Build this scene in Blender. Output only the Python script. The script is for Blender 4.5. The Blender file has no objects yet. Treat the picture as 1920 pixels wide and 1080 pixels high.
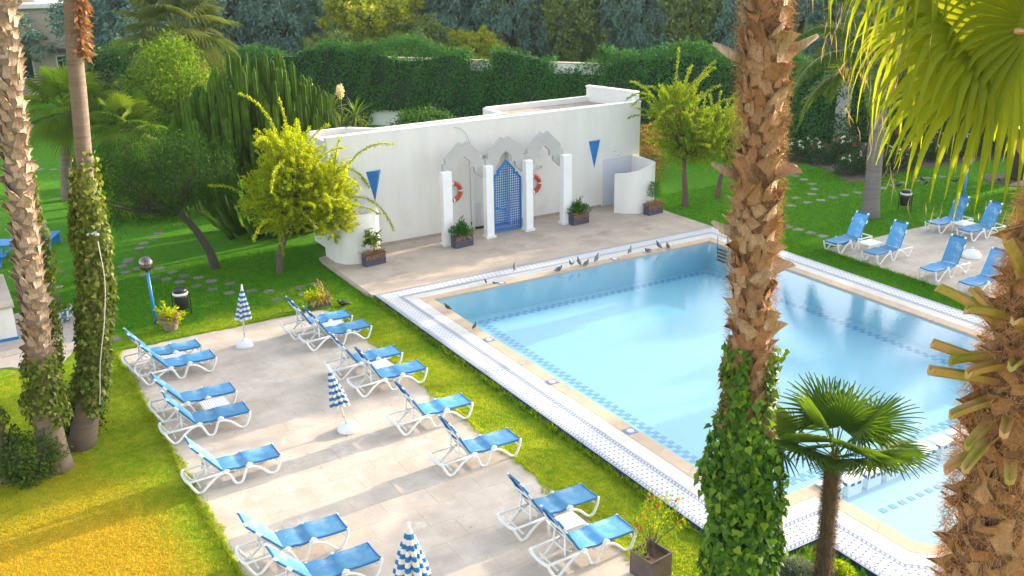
import bpy, math
import numpy as np
from mathutils import Vector, Matrix

# ---------------------------------------------------------------- scene, camera, light
scene = bpy.context.scene
COL = scene.collection
rng = np.random.RandomState(11)
R = math.radians

CAM_H, PITCH, YAW, ROLL = 11.0, R(19.58), R(30.67), R(-0.877)
fw = Vector((math.sin(YAW)*math.cos(PITCH), math.cos(YAW)*math.cos(PITCH), -math.sin(PITCH)))
rt = Vector((math.cos(YAW), -math.sin(YAW), 0))
up = rt.cross(fw)
rt2 = rt*math.cos(ROLL) + up*math.sin(ROLL)
up2 = -rt*math.sin(ROLL) + up*math.cos(ROLL)
cd = bpy.data.cameras.new('camera')
cd.sensor_width, cd.lens = 36.0, 34.58
cd.clip_start, cd.clip_end = 0.1, 900
cam = bpy.data.objects.new('camera', cd)
m = Matrix((rt2, up2, -fw)).transposed().to_4x4()
m.translation = Vector((0, 0, CAM_H))
cam.matrix_world = m
COL.objects.link(cam)
scene.camera = cam

SUN_EL, SUN_AZ = R(13.5), R(85.3)          # azimuth clockwise from +Y
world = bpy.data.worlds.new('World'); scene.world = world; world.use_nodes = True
wn = world.node_tree.nodes; wl = world.node_tree.links
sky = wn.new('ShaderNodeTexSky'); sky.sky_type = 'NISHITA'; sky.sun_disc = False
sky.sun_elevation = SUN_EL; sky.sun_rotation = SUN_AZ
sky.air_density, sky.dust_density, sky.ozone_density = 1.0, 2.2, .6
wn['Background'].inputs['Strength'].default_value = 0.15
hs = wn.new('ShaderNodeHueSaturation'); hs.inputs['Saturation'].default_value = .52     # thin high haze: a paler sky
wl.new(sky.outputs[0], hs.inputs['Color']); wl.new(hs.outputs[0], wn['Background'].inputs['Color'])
sd = bpy.data.lights.new('sun', 'SUN'); sd.energy = 2.15; sd.angle = R(0.6); sd.color = (1.0, 0.80, 0.56)
sun = bpy.data.objects.new('sun', sd); COL.objects.link(sun)
S = Vector((math.sin(SUN_AZ)*math.cos(SUN_EL), math.cos(SUN_AZ)*math.cos(SUN_EL), math.sin(SUN_EL)))
sun.rotation_euler = (-S).to_track_quat('-Z', 'Y').to_euler()
sun.location = S*80
vs = scene.view_settings
vs.view_transform = 'Standard'; vs.look = 'None'; vs.gamma = 1; vs.use_curve_mapping = False
vs.exposure = 2.22
scene.cycles.transparent_max_bounces = 16
scene.cycles.max_bounces = 8
scene.cycles.caustics_reflective = False
scene.cycles.caustics_refractive = False

# ---------------------------------------------------------------- helpers
def srgb(r, g, b):
    f = lambda c: ((c/255+.055)/1.055)**2.4 if c > 10 else c/255/12.92
    return (f(r), f(g), f(b))

class MB:
    def __init__(s): s.v = []; s.f = []; s.m = []
    def add(s, v, f, mi=0):
        o = len(s.v); s.v += [tuple(map(float, p)) for p in v]
        s.f += [tuple(i+o for i in q) for q in f]; s.m += [mi]*len(f)
    def box(s, x0, x1, y0, y1, z0, z1, mi=0, M=None):
        v = [(x, y, z) for z in (z0, z1) for y in (y0, y1) for x in (x0, x1)]
        if M is not None: v = [M @ Vector(p) for p in v]
        s.add(v, [(0,2,3,1), (4,5,7,6), (0,1,5,4), (2,6,7,3), (0,4,6,2), (1,3,7,5)], mi)
    def bbox(s, x0, x1, y0, y1, z0, z1, b, mi=0):      # box with chamfered top edge
        v = [(x0,y0,z0),(x1,y0,z0),(x1,y1,z0),(x0,y1,z0),(x0,y0,z1-b),(x1,y0,z1-b),(x1,y1,z1-b),(x0,y1,z1-b),
             (x0+b,y0+b,z1),(x1-b,y0+b,z1),(x1-b,y1-b,z1),(x0+b,y1-b,z1)]
        s.add(v, [(0,3,2,1)]+[(i,(i+1)%4,4+(i+1)%4,4+i) for i in range(4)]+[(4+i,4+(i+1)%4,8+(i+1)%4,8+i) for i in range(4)]+[(8,9,10,11)], mi)
    def prism(s, poly, z0, z1, mi=0):
        n = len(poly)
        s.add([(x, y, z0) for x, y in poly]+[(x, y, z1) for x, y in poly],
              [tuple(range(n-1, -1, -1)), tuple(range(n, 2*n))]+[(i, (i+1) % n, n+(i+1) % n, n+i) for i in range(n)], mi)
    def prism_y(s, poly, y0, y1, mi=0):                # polygon in XZ extruded along Y
        n = len(poly)
        s.add([(x, y0, z) for x, z in poly]+[(x, y1, z) for x, z in poly],
              [tuple(range(n)), tuple(range(2*n-1, n-1, -1))]+[((i+1) % n, i, n+i, n+(i+1) % n) for i in range(n)], mi)
    def tube(s, pts, r, n=8, mi=0, flat=1.0, cap=True):
        P = [Vector(p) for p in pts]; k = len(P)
        rr = r if hasattr(r, '__len__') else [r]*k
        t0 = (P[1]-P[0]).normalized()
        a = t0.orthogonal().normalized() if abs(t0.y) > .9 or flat == 1.0 else Vector((0, 1, 0))
        v = []
        for i in range(k):
            t = (P[min(i+1, k-1)]-P[max(i-1, 0)]).normalized()
            a = (a-t*a.dot(t)).normalized(); b = t.cross(a)
            for j in range(n):
                q = 2*math.pi*j/n
                v.append(P[i]+a*(rr[i]*flat*math.cos(q))+b*(rr[i]*math.sin(q)))
        f = [(i*n+j, i*n+(j+1) % n, (i+1)*n+(j+1) % n, (i+1)*n+j) for i in range(k-1) for j in range(n)]
        if cap: f += [tuple(range(n-1, -1, -1)), tuple(range((k-1)*n, k*n))]
        s.add(v, f, mi)
    def lathe(s, prof, n=20, c=(0, 0, 0), mi=0):
        v = []; k = len(prof)
        for r, z in prof:
            for j in range(n):
                q = 2*math.pi*j/n; v.append((c[0]+r*math.cos(q), c[1]+r*math.sin(q), c[2]+z))
        s.add(v, [(i*n+j, i*n+(j+1) % n, (i+1)*n+(j+1) % n, (i+1)*n+j) for i in range(k-1) for j in range(n)]
              + [tuple(range(n-1, -1, -1)), tuple(range((k-1)*n, k*n))], mi)
    def mesh(s, name, mats, smooth=False, origin=None):
        me = bpy.data.meshes.new(name)
        v = s.v if origin is None else [(p[0]-origin[0], p[1]-origin[1], p[2]-origin[2]) for p in s.v]
        me.from_pydata(v, [], s.f)
        for mt in (mats if isinstance(mats, (list, tuple)) else [mats]): me.materials.append(mt)
        me.polygons.foreach_set('material_index', s.m)
        if smooth: me.polygons.foreach_set('use_smooth', [True]*len(s.f))
        me.update(); return me
    def build(s, name, mats, parent=None, smooth=False, origin=None):
        return obj(name, s.mesh(name, mats, smooth, origin), parent)

def obj(name, me, parent=None):
    o = bpy.data.objects.new(name, me); COL.objects.link(o)
    if parent is not None: o.parent = parent
    return o
def tag(o, label=None, cat=None, group=None, kind=None):
    if label: o['label'] = label
    if cat: o['category'] = cat
    if group: o['group'] = group
    if kind: o['kind'] = kind
    return o
def thing(name, label, cat, loc=(0, 0, 0), rz=0, group=None):
    o = bpy.data.objects.new(name, None); COL.objects.link(o)
    o.location = loc; o.rotation_euler = (0, 0, rz); o.empty_display_size = .2
    return tag(o, label, cat, group)
def struct(name, mb, mats, parent=None, smooth=False):
    return tag(mb.build(name, mats, parent, smooth), kind='structure')
def copy_tree(o, parent=None, **kw):
    c = o.copy(); COL.objects.link(c)
    if parent is not None: c.parent = parent
    for ch in o.children: copy_tree(ch, c)
    if kw: tag(c, kw.get('label'), None, kw.get('group'))
    return c

# ---- leaf clouds: one template repeated with numpy
T_DIAMOND = (np.array([(0,0,0),(.45,.5,.06),(1,0,-.05),(.45,-.5,.06)]), 4)
T_IVY = (np.array([(0,0,0),(-.08,.34,.02),(.22,.52,.05),(.55,.26,.04),(1,0,-.06),(.55,-.26,.04),(.22,-.52,.05),(-.08,-.34,.02)]), 8)
T_IVY_F = [(0,1,2,3),(0,3,4,5),(0,5,6,7)]
T_GRASS = (np.array([(0,.5,0),(0,-.5,0),(1,0,0)]), 3)
def unit(a): return a/np.maximum(np.linalg.norm(a, axis=-1, keepdims=True), 1e-9)
def frames(d, n):
    d = unit(d); s = unit(np.cross(n, d)); n = np.cross(d, s); return d, s, n
def cloud_mesh(name, tmpl, P, d, n, L, W, mats, faces=None, mi=None):
    T, k = tmpl; d, s, n = frames(d, n); N = len(P)
    L = np.broadcast_to(L, (N,)); W = np.broadcast_to(W, (N,))
    V = (P[:, None, :] + d[:, None, :]*(T[None, :, 0, None]*L[:, None, None])
         + s[:, None, :]*(T[None, :, 1, None]*W[:, None, None]) + n[:, None, :]*(T[None, :, 2, None]*L[:, None, None]))
    F = np.array(faces if faces else [tuple(range(k))])
    I = (np.arange(N)[:, None, None]*k + F[None]).reshape(-1)
    me = bpy.data.meshes.new(name); fl = F.shape[1]; nf = N*F.shape[0]
    me.vertices.add(N*k); me.vertices.foreach_set('co', V.reshape(-1).astype(np.float32))
    me.loops.add(len(I)); me.loops.foreach_set('vertex_index', I.astype(np.int32))
    me.polygons.add(nf); me.polygons.foreach_set('loop_start', np.arange(0, nf*fl, fl, dtype=np.int32))
    try: me.polygons.foreach_set('loop_total', np.full(nf, fl, dtype=np.int32))
    except Exception: pass
    for mt in (mats if isinstance(mats, (list, tuple)) else [mats]): me.materials.append(mt)
    if mi is not None: me.polygons.foreach_set('material_index', np.repeat(mi, F.shape[0]).astype(np.int32))
    me.update(calc_edges=True); me.validate(); return me
def rdir(N):
    return unit(rng.normal(size=(N, 3)))

# ---------------------------------------------------------------- materials
def nodes_of(name):
    mt = bpy.data.materials.new(name); mt.use_nodes = True
    nt = mt.node_tree; return mt, nt, nt.nodes, nt.links, nt.nodes['Principled BSDF']
def ramp(N, L, src, stops):
    r = N.new('ShaderNodeValToRGB'); e = r.color_ramp.elements
    while len(e) < len(stops): e.new(.5)
    for i, (p, c) in enumerate(stops): e[i].position = p; e[i].color = (*c, 1)
    L.new(src, r.inputs[0]); return r
def noise(N, L, scale, detail=4, coord='Object', rough=.6, stretch=None, dist=0):
    tc = N.new('ShaderNodeTexCoord'); n = N.new('ShaderNodeTexNoise')
    n.inputs['Scale'].default_value = scale; n.inputs['Detail'].default_value = detail
    n.inputs['Roughness'].default_value = rough; n.inputs['Distortion'].default_value = dist
    if stretch:
        mp = N.new('ShaderNodeMapping'); mp.inputs['Scale'].default_value = stretch
        L.new(tc.outputs[coord], mp.inputs[0]); L.new(mp.outputs[0], n.inputs['Vector'])
    else: L.new(tc.outputs[coord], n.inputs['Vector'])
    return n
def mix(N, L, a, b, fac, mode='MIX'):
    x = N.new('ShaderNodeMix'); x.data_type = 'RGBA'; x.blend_type = mode
    for sock, val in ((x.inputs['Factor'], fac), (x.inputs['A'], a), (x.inputs['B'], b)):
        if hasattr(val, 'is_output') or hasattr(val, 'links'): L.new(val, sock)
        elif isinstance(val, (int, float)): sock.default_value = val
        else: sock.default_value = (*val, 1)
    return x.outputs['Result']
def bump(N, L, b, src, strength, dist=.02):
    x = N.new('ShaderNodeBump'); x.inputs['Strength'].default_value = strength; x.inputs['Distance'].default_value = dist
    L.new(src, x.inputs['Height']); L.new(x.outputs[0], b.inputs['Normal'])
def mat(name, c1, c2=None, scale=6, rough=.6, bmp=0, bscale=None, metal=0, detail=5, lo=.3, hi=.7, var=None, vamt=.25, stretch=None, coord='Object', c3=None, s3=1.3, f3=.5, spec=None):
    mt, nt, N, L, b = nodes_of(name)
    b.inputs['Roughness'].default_value = rough; b.inputs['Metallic'].default_value = metal
    if spec is not None: b.inputs['Specular IOR Level'].default_value = spec
    if c2 is None: c2 = tuple(x*.85 for x in c1)
    n = noise(N, L, scale, detail, coord, stretch=stretch)
    col = ramp(N, L, n.outputs['Fac'], [(lo, c1), (hi, c2)]).outputs[0]
    if c3:
        n3 = noise(N, L, s3, 6, coord, .7)
        f = ramp(N, L, n3.outputs['Fac'], [(f3, (0, 0, 0)), (f3+.12, (1, 1, 1))])
        col = mix(N, L, col, c3, f.outputs[0])
    if var:
        src = N.new('ShaderNodeObjectInfo').outputs['Random'] if var == 'object' else N.new('ShaderNodeNewGeometry').outputs['Random Per Island']
        rr = ramp(N, L, src, [(0, (1-vamt,)*3), (1, (1+vamt,)*3)])
        col = mix(N, L, col, rr.outputs[0], 1.0, 'MULTIPLY')
    L.new(col, b.inputs['Base Color'])
    if bmp:
        nb = noise(N, L, bscale or scale*4, 6, coord, stretch=stretch); bump(N, L, b, nb.outputs['Fac'], bmp)
    return mt
def leafmat(name, c1, c2, trans=.4, tcol=None, rough=.6, spec=.14, var='island', c0=None):
    mt, nt, N, L, b = nodes_of(name)
    src = N.new('ShaderNodeObjectInfo').outputs['Random'] if var == 'object' else N.new('ShaderNodeNewGeometry').outputs['Random Per Island']
    stops = [(0, c1), (1, c2)] if c0 is None else [(0, c1), (.85, c2), (1, c0)]
    col = ramp(N, L, src, stops)
    L.new(col.outputs[0], b.inputs['Base Color']); b.inputs['Roughness'].default_value = rough
    b.inputs['Specular IOR Level'].default_value = spec
    t = N.new('ShaderNodeBsdfTranslucent')
    k = tcol or (1.5, 1.35, .5)
    L.new(mix(N, L, col.outputs[0], k, 1.0, 'MULTIPLY'), t.inputs['Color'])
    ms = N.new('ShaderNodeMixShader'); ms.inputs[0].default_value = trans
    L.new(b.outputs[0], ms.inputs[1]); L.new(t.outputs[0], ms.inputs[2])
    L.new(ms.outputs[0], N['Material Output'].inputs['Surface'])
    return mt

def lawn_colour(N, L):
    big = noise(N, L, .35, 5, 'Object', .65); fine = noise(N, L, 5.5, 6, 'Object', .75)
    lush_shade = ramp(N, L, fine.outputs['Fac'], [(.3, (.034, .165, .007)), (.7, (.11, .29, .009))])  # green of the far lawn, deepened for the shade lying on it
    dry = ramp(N, L, fine.outputs['Fac'], [(.3, (.41, .30, .022)), (.55, (.54, .39, .030)), (.75, (.38, .345, .020))])
    mid = ramp(N, L, fine.outputs['Fac'], [(.3, (.15, .28, .012)), (.52, (.30, .375, .018)), (.75, (.48, .43, .05))])  # near grass, with the sun on it painted in as brighter yellow green
    tc = N.new('ShaderNodeTexCoord'); sx = N.new('ShaderNodeSeparateXYZ'); L.new(tc.outputs['Object'], sx.inputs[0])
    def rng_map(out, a, b):
        q = N.new('ShaderNodeMapRange'); q.inputs[1].default_value = a; q.inputs[2].default_value = b
        L.new(out, q.inputs[0]); return q.outputs[0]
    def math_(op, a, b):
        q = N.new('ShaderNodeMath'); q.operation = op
        for i, v in enumerate((a, b)):
            if isinstance(v, (int, float)): q.inputs[i].default_value = v
            else: L.new(v, q.inputs[i])
        return q.outputs[0]
    # the near left corner of the garden is the parched one
    parched = math_('MULTIPLY', rng_map(sx.outputs['X'], 4.2, 2.0), rng_map(sx.outputs['Y'], 25.0, 18.5))
    parched = math_('ADD', parched, math_('MULTIPLY', math_('SUBTRACT', big.outputs['Fac'], .5), 1.0))
    pf = ramp(N, L, parched, [(.4, (0, 0, 0)), (.95, (1, 1, 1))])
    near = math_('MULTIPLY', rng_map(sx.outputs['Y'], 33, 25), rng_map(sx.outputs['X'], 14, 10))
    near = math_('ADD', near, math_('MULTIPLY', math_('SUBTRACT', big.outputs['Fac'], .5), 1.6))
    nf = ramp(N, L, near, [(.25, (0, 0, 0)), (.8, (1, 1, 1))])
    c = mix(N, L, lush_shade.outputs[0], mid.outputs[0], nf.outputs[0])
    return mix(N, L, c, dry.outputs[0], pf.outputs[0]), fine.outputs['Fac']
mt, nt, N, L, b = nodes_of('lawn'); M_LAWN = mt
c, h = lawn_colour(N, L); L.new(c, b.inputs['Base Color']); b.inputs['Roughness'].default_value = .9
b.inputs['Specular IOR Level'].default_value = .1
nb = noise(N, L, 38, 6, 'Object', .8); bump(N, L, b, nb.outputs['Fac'], 1.0, .05)
mt, nt, N, L, b = nodes_of('grass_blade'); M_BLADE = mt
c, h = lawn_colour(N, L)
rr = ramp(N, L, N.new('ShaderNodeNewGeometry').outputs['Random Per Island'], [(0, (.95, .95, .9)), (1, (1.45, 1.38, 1.25))])
c = mix(N, L, c, rr.outputs[0], 1.0, 'MULTIPLY')
L.new(c, b.inputs['Base Color']); b.inputs['Roughness'].default_value = .6; b.inputs['Specular IOR Level'].default_value = .2
t = N.new('ShaderNodeBsdfTranslucent'); L.new(mix(N, L, c, (1.3, 1.25, .6), 1.0, 'MULTIPLY'), t.inputs['Color'])
ms = N.new('ShaderNodeMixShader'); ms.inputs[0].default_value = .5
L.new(b.outputs[0], ms.inputs[1]); L.new(t.outputs[0], ms.inputs[2]); L.new(ms.outputs[0], N['Material Output'].inputs['Surface'])

M_WALL = mat('white_render', (.76, .735, .695), (.685, .66, .62), 1.8, .85, .15, 22, stretch=(1, 1, .16), c3=(.66, .63, .585), s3=.7, f3=.58)
M_WALLG = mat('pale_grey_render', (.47, .452, .432), (.435, .418, .40), 3, .85, .1, 40)
M_COLW = mat('bright_white_paint', (.82, .82, .82), (.77, .77, .77), 3, .7, .06, 40)
M_ROOF = mat('roof_screed', (.42, .35, .30), (.30, .24, .20), 2.5, .9, .4, 12, c3=(.22, .12, .09), s3=1.5, f3=.6)
M_PATIO = mat('patio_stone', (.575, .49, .41), (.45, .38, .315), 1.3, .8, .25, 16, lo=.36, hi=.62, var='object', vamt=.02, c3=(.61, .55, .48), s3=1.1, f3=.55, coord='Object')
M_TERR = mat('terrace_concrete', (.49, .405, .33), (.40, .33, .265), 1.0, .85, .3, 9, lo=.36, hi=.62, c3=(.33, .27, .22), s3=.55, f3=.54)
M_STRIP = mat('white_floor_tile', (.63, .62, .61), (.58, .575, .57), 4, .55, .05, 30, c3=(.66, .64, .62), s3=3, f3=.62)
M_BLUET = mat('blue_floor_tile', srgb(84, 104, 150), srgb(70, 92, 140), 20, .45)
M_BLUELINE = mat('blue_border_tile', srgb(120, 135, 170), srgb(96, 114, 156), 9, .5)
M_RISER = mat('dark_blue_riser', srgb(28, 62, 108), srgb(18, 40, 74), 6, .5)
M_SLAB = mat('pale_slab', (.64, .605, .56), (.57, .54, .495), 3, .75, .12, 40, var='object', vamt=.05)
M_COPE = mat('tan_coping', (.56, .42, .29), (.47, .35, .25), 2.2, .75, .25, 30, var='object', vamt=.07, c3=(.62, .52, .41), s3=2, f3=.58)
M_POOL = mat('pool_floor', (.39, .55, .64), (.355, .53, .62), 2.0, .5)
M_POOLW = mat('pool_wall', (.39, .55, .64), (.355, .53, .62), 3.0, .5)
M_CHECK = mat('pool_check_tile', (.20, .36, .55), (.16, .32, .52), 9, .4)
M_BLOCK = mat('white_pool_tile', (.78, .80, .80), (.72, .75, .76), 5, .45)
M_PLAST = mat('white_plastic', (.80, .80, .795), (.72, .715, .70), 7, .42, c3=(.62, .60, .56), s3=5, f3=.68)
M_SLING = mat('blue_sling', (.055, .26, .51), (.10, .33, .57), 5, .55, .12, 220, var='object', vamt=.24, c3=(.24, .46, .66), s3=2.4, f3=.53)
N, L = M_SLING.node_tree.nodes, M_SLING.node_tree.links      # open mesh weave: a little light comes through
tp = N.new('ShaderNodeBsdfTransparent'); ms = N.new('ShaderNodeMixShader'); ms.inputs[0].default_value = .15
L.new(N['Principled BSDF'].outputs[0], ms.inputs[1]); L.new(tp.outputs[0], ms.inputs[2]); L.new(ms.outputs[0], N['Material Output'].inputs['Surface'])
M_SLINGB = mat('blue_sling_hem', (.004, .13, .36), (.008, .16, .41), 8, .5)
M_RUST = mat('worn_bracket', (.30, .22, .16), (.62, .58, .54), 25, .7)
M_BLUEM = mat('blue_painted_metal', (.012, .17, .50), (.02, .24, .60), 6, .4, spec=.5)
M_GATE = mat('blue_gate_paint', (.008, .145, .42), (.012, .18, .48), 5, .45)
M_BLACK = mat('black_plastic', (.012, .012, .014), (.022, .02, .02), 6, .4)
M_STEEL = mat('polished_steel', (.62, .64, .66), (.5, .52, .54), 8, .18, metal=1)
M_GLOBE = mat('smoked_globe', (.16, .13, .11), (.22, .19, .16), 3, .12, metal=.85)
M_GLOBEW = mat('pale_globe', (.62, .56, .50), (.5, .45, .4), 3, .3)
M_PLANT = mat('slate_planter', srgb(72, 72, 92), srgb(60, 60, 78), 4, .6, .05)
M_PLANTB = mat('brown_planter', srgb(98, 82, 80), srgb(80, 66, 62), 4, .6, .05)
M_SOIL = mat('soil', (.06, .035, .02), (.12, .075, .045), 18, .95, .8, 40)
M_BED = mat('bed_soil', (.13, .09, .07), (.085, .06, .045), 6, .95, .8, 30, c3=(.10, .11, .03), s3=3, f3=.56)
M_TERRA = mat('clay_pot', (.33, .25, .22), (.26, .2, .18), 6, .8)
M_STONE = mat('stepping_stone', (.30, .27, .25), (.22, .2, .19), 5, .9, .3, 25, var='object', vamt=.15)
M_STONED = mat('shaded_stepping_stone', (.20, .18, .165), (.14, .125, .115), 5, .9, .3, 25, var='object', vamt=.2)  # darker copy of the stone, with shade put into its colour
M_BUOY = mat('orange_buoy', (.60, .075, .02), (.5, .06, .02), 5, .5)
M_DRY = leafmat('dry_foliage', (.30, .17, .09), (.45, .30, .18), .2)
M_BARK = mat('grey_bark', (.15, .105, .075), (.09, .06, .045), 9, .9, .7, 30, stretch=(1, 1, .35))
M_BARKD = mat('dark_bark', (.07, .05, .04), (.04, .03, .022), 9, .9, .7, 30, stretch=(1, 1, .35))
M_PALM = mat('palm_ringed_bark', (.25, .185, .14), (.16, .115, .085), 3, .9, .9, 22, stretch=(.5, .5, 7))
M_PALMG = mat('grey_palm_bark', (.23, .20, .19), (.15, .13, .125), 3, .9, .9, 18, stretch=(.4, .4, 6))
M_FIBRE = leafmat('palm_fibre', (.22, .115, .05), (.42, .26, .14), .15)
M_PALMCORE = mat('palm_fibre_core', (.20, .105, .05), (.10, .055, .03), 12, .95, 1.0, 50, stretch=(1, 1, .4))
def bootmat(name, stops):
    mt, nt, N, L, b = nodes_of(name)
    col = ramp(N, L, N.new('ShaderNodeObjectInfo').outputs['Random'], stops)
    n1 = noise(N, L, 11, 6, 'Object', .7, stretch=(3, 3, .5))
    g = ramp(N, L, n1.outputs['Fac'], [(.3, (.55, .52, .5)), (.7, (1.25, 1.22, 1.2))])
    L.new(mix(N, L, col.outputs[0], g.outputs[0], 1.0, 'MULTIPLY'), b.inputs['Base Color'])
    b.inputs['Roughness'].default_value = .75; bump(N, L, b, n1.outputs['Fac'], .6, .02); return mt
M_BOOT = bootmat('palm_leaf_base', [(0, (.36, .155, .06)), (.3, (.40, .21, .105)), (.6, (.45, .30, .19)), (.8, (.50, .36, .25)), (1, (.30, .14, .06))])
M_BOOTP = bootmat('pale_leaf_base', [(0, (.27, .175, .115)), (.5, (.38, .28, .20)), (1, (.46, .36, .27))])
M_BOOTO = bootmat('orange_leaf_base', [(0, (.36, .165, .06)), (.5, (.44, .235, .10)), (1, (.52, .34, .18))])
M_STUB = mat('cut_petiole', (.25, .24, .025), (.42, .25, .07), 2.5, .5, .5, 45, lo=.4, hi=.6, c3=(.46, .25, .11), s3=3.2, f3=.48)
M_IVY = leafmat('ivy_leaf', (.022, .085, .010), (.10, .22, .014), .35, rough=.4, c0=(.22, .34, .02))
M_IVYB = leafmat('ivy_leaf_single', (.03, .09, .010), (.13, .24, .015), .35, rough=.35, var='object', c0=(.22, .32, .02))
M_IVYD = leafmat('olive_ivy', (.045, .085, .010), (.17, .21, .025), .35, rough=.5, c0=(.36, .36, .11))
M_FANB = leafmat('big_fan_leaf', (.19, .24, .010), (.27, .31, .015), .5, tcol=(1.2, 1.15, .4), var='object', rough=.4)
M_FAND = leafmat('dark_fan_leaf', (.030, .085, .012), (.10, .18, .015), .35, var='object')
M_FANG = leafmat('garden_fan_leaf', (.06, .14, .010), (.17, .25, .015), .4, var='object')
M_FANS = leafmat('silvery_fan_leaf', (.07, .11, .03), (.15, .19, .05), .35, var='object')
M_PINN = leafmat('feather_leaf', (.04, .12, .025), (.16, .24, .03), .35)
M_STRAW = leafmat('straw_strand', (.42, .30, .13), (.58, .44, .24), .3)
M_YEL = leafmat('yellow_green_foliage', (.22, .33, .008), (.50, .56, .014), .5, tcol=(1.5, 1.3, .35))
M_YEL2 = leafmat('fresh_green_foliage', (.11, .22, .010), (.34, .43, .018), .45, tcol=(1.5, 1.35, .4))
M_DARKG = leafmat('dark_feathery_foliage', (.014, .060, .008), (.045, .115, .010), .35)
M_BROAD = leafmat('bright_broad_foliage', (.045, .14, .008), (.20, .30, .012), .45)
M_HEDGE = leafmat('hedge_leaf', (.026, .125, .026), (.065, .21, .034), .35)
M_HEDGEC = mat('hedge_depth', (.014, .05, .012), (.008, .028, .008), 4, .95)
M_WOOD1 = leafmat('blue_green_foliage', (.075, .155, .135), (.165, .265, .22), .35, tcol=(1.3, 1.3, .6))
M_WOOD2 = leafmat('olive_foliage', (.09, .165, .055), (.23, .30, .075), .4)
M_WOOD3 = leafmat('sunlit_foliage', (.17, .24, .02), (.40, .42, .03), .45)  # sunlight on the backdrop trees painted in as a golden leaf colour
M_CACT = mat('cactus_skin', (.035, .085, .007), (.085, .15, .010), 4, .75, var='object', vamt=.35, spec=.12)
M_ROSE = leafmat('rose_leaf', (.022, .075, .03), (.05, .12, .04), .3)
M_PETAL = leafmat('petal_white', (.8, .8, .78), (.85, .82, .8), .3)
M_PETALR = leafmat('petal_red', (.45, .02, .03), (.6, .05, .08), .3)
M_PLUME = leafmat('cream_plume', (.62, .55, .40), (.72, .66, .5), .3)
M_PIGEON = mat('pigeon_feather', (.055, .07, .09), (.16, .18, .21), 9, .6, lo=.4, hi=.6)
M_BIRD = mat('dark_feather', (.012, .012, .014), (.03, .03, .034), 9, .5)
M_DULLP = mat('brownish_feather', (.14, .12, .10), (.24, .21, .18), 9, .6)
M_CERAM = mat('blue_glazed_pot', (.55, .60, .58), (.05, .13, .20), 9, .25, lo=.45, hi=.52)
M_GLASS = mat('dark_window_glass', (.02, .03, .05), (.03, .04, .06), 3, .1)
M_TANW = mat('tan_house_wall', (.52, .42, .33), (.45, .36, .28), 2, .85)
M_CABLE = mat('white_cable', (.6, .58, .54), None, 5, .6)

# ---------------------------------------------------------------- ground, pool and decks
LZ = -0.13                                   # lawn level; pool deck is 0
def offset(poly, d):                         # outward offset of a counter-clockwise polygon
    n = len(poly); out = []
    for i in range(n):
        p0, p1, p2 = (Vector(poly[(i+k) % n]) for k in (-1, 0, 1))
        a = (p1-p0).normalized(); b = (p2-p1).normalized()
        na = Vector((a.y, -a.x)); nb2 = Vector((b.y, -b.x))
        k = (na+nb2); k = k/ (k.length_squared/2)
        out.append(tuple(p1+k*d))
    return out
Q = [(13.10, 12.45), (14.78, 12.45), (14.78, 9.90), (15.13, 9.55), (21.4, 9.55), (21.4, 12.45), (24.84, 12.45), (24.84, 27.05), (13.10, 27.05)]
O1, O2, O3 = offset(Q, .36), offset(Q, .74), offset(Q, 1.46)

g = MB()                                     # lawn: flush rectangles round the deck
X0, X1, Y0, Y1 = O3[0][0], O3[7][0], O3[3][1], O3[7][1]
for (a, b_, c, d) in ((-85, X0, -55, 155), (X1, 135, -55, 155), (X0, X1, -55, Y0), (X0, X1, Y1, 155)):
    nx, ny = 6, 6
    g.add([(a, c, LZ), (b_, c, LZ), (b_, d, LZ), (a, d, LZ)], [(0, 1, 2, 3)])
lawn = struct('lawn', g, M_LAWN)
g = MB(); g.add([(X0, Y0, LZ), (O3[2][0], Y0, LZ), (O3[1][0], O3[1][1], LZ), (X0, O3[0][1], LZ)], [(0, 1, 2, 3)])
g.add([(O3[5][0], Y0, LZ), (X1, Y0, LZ), (X1, O3[6][1], LZ), (O3[5][0], O3[5][1], LZ)], [(0, 1, 2, 3)])
struct('planting_bed', g, M_BED)

pool = MB()
n = len(Q)
QW = offset(Q, .012)
def floor_z(x, y):                           # the floor falls from the near left corner to the far right one
    u, v = (x-13.1)/11.74, (y-12.45)/14.6
    return -(.56*(1-u)*(1-v)+.74*u*(1-v)+.90*(1-u)*v+1.12*u*v)
gx, gy = np.linspace(13.0, 24.94, 13), np.linspace(11.9, 27.15, 16)
pool.add([(x, y, floor_z(x, y)) for y in gy for x in gx], [(j*13+i, j*13+i+1, j*13+i+14, j*13+i+13) for j in range(15) for i in range(12)])
pool = struct('pool', pool, M_POOL)
w = MB()
for i in range(n):
    a, b_ = QW[i], QW[(i+1) % n]
    w.add([(*a, -1.3), (*b_, -1.3), (*b_, -.062), (*a, -.062)], [(0, 3, 2, 1)])
w.build('pool_wall', M_POOLW, pool)
w = MB(); w.prism([(14.5, 9.3), (21.7, 9.3), (21.7, 12.36), (14.5, 12.36)], -1.2, -.32); w.build('shallow_floor', M_POOL, pool)
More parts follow.
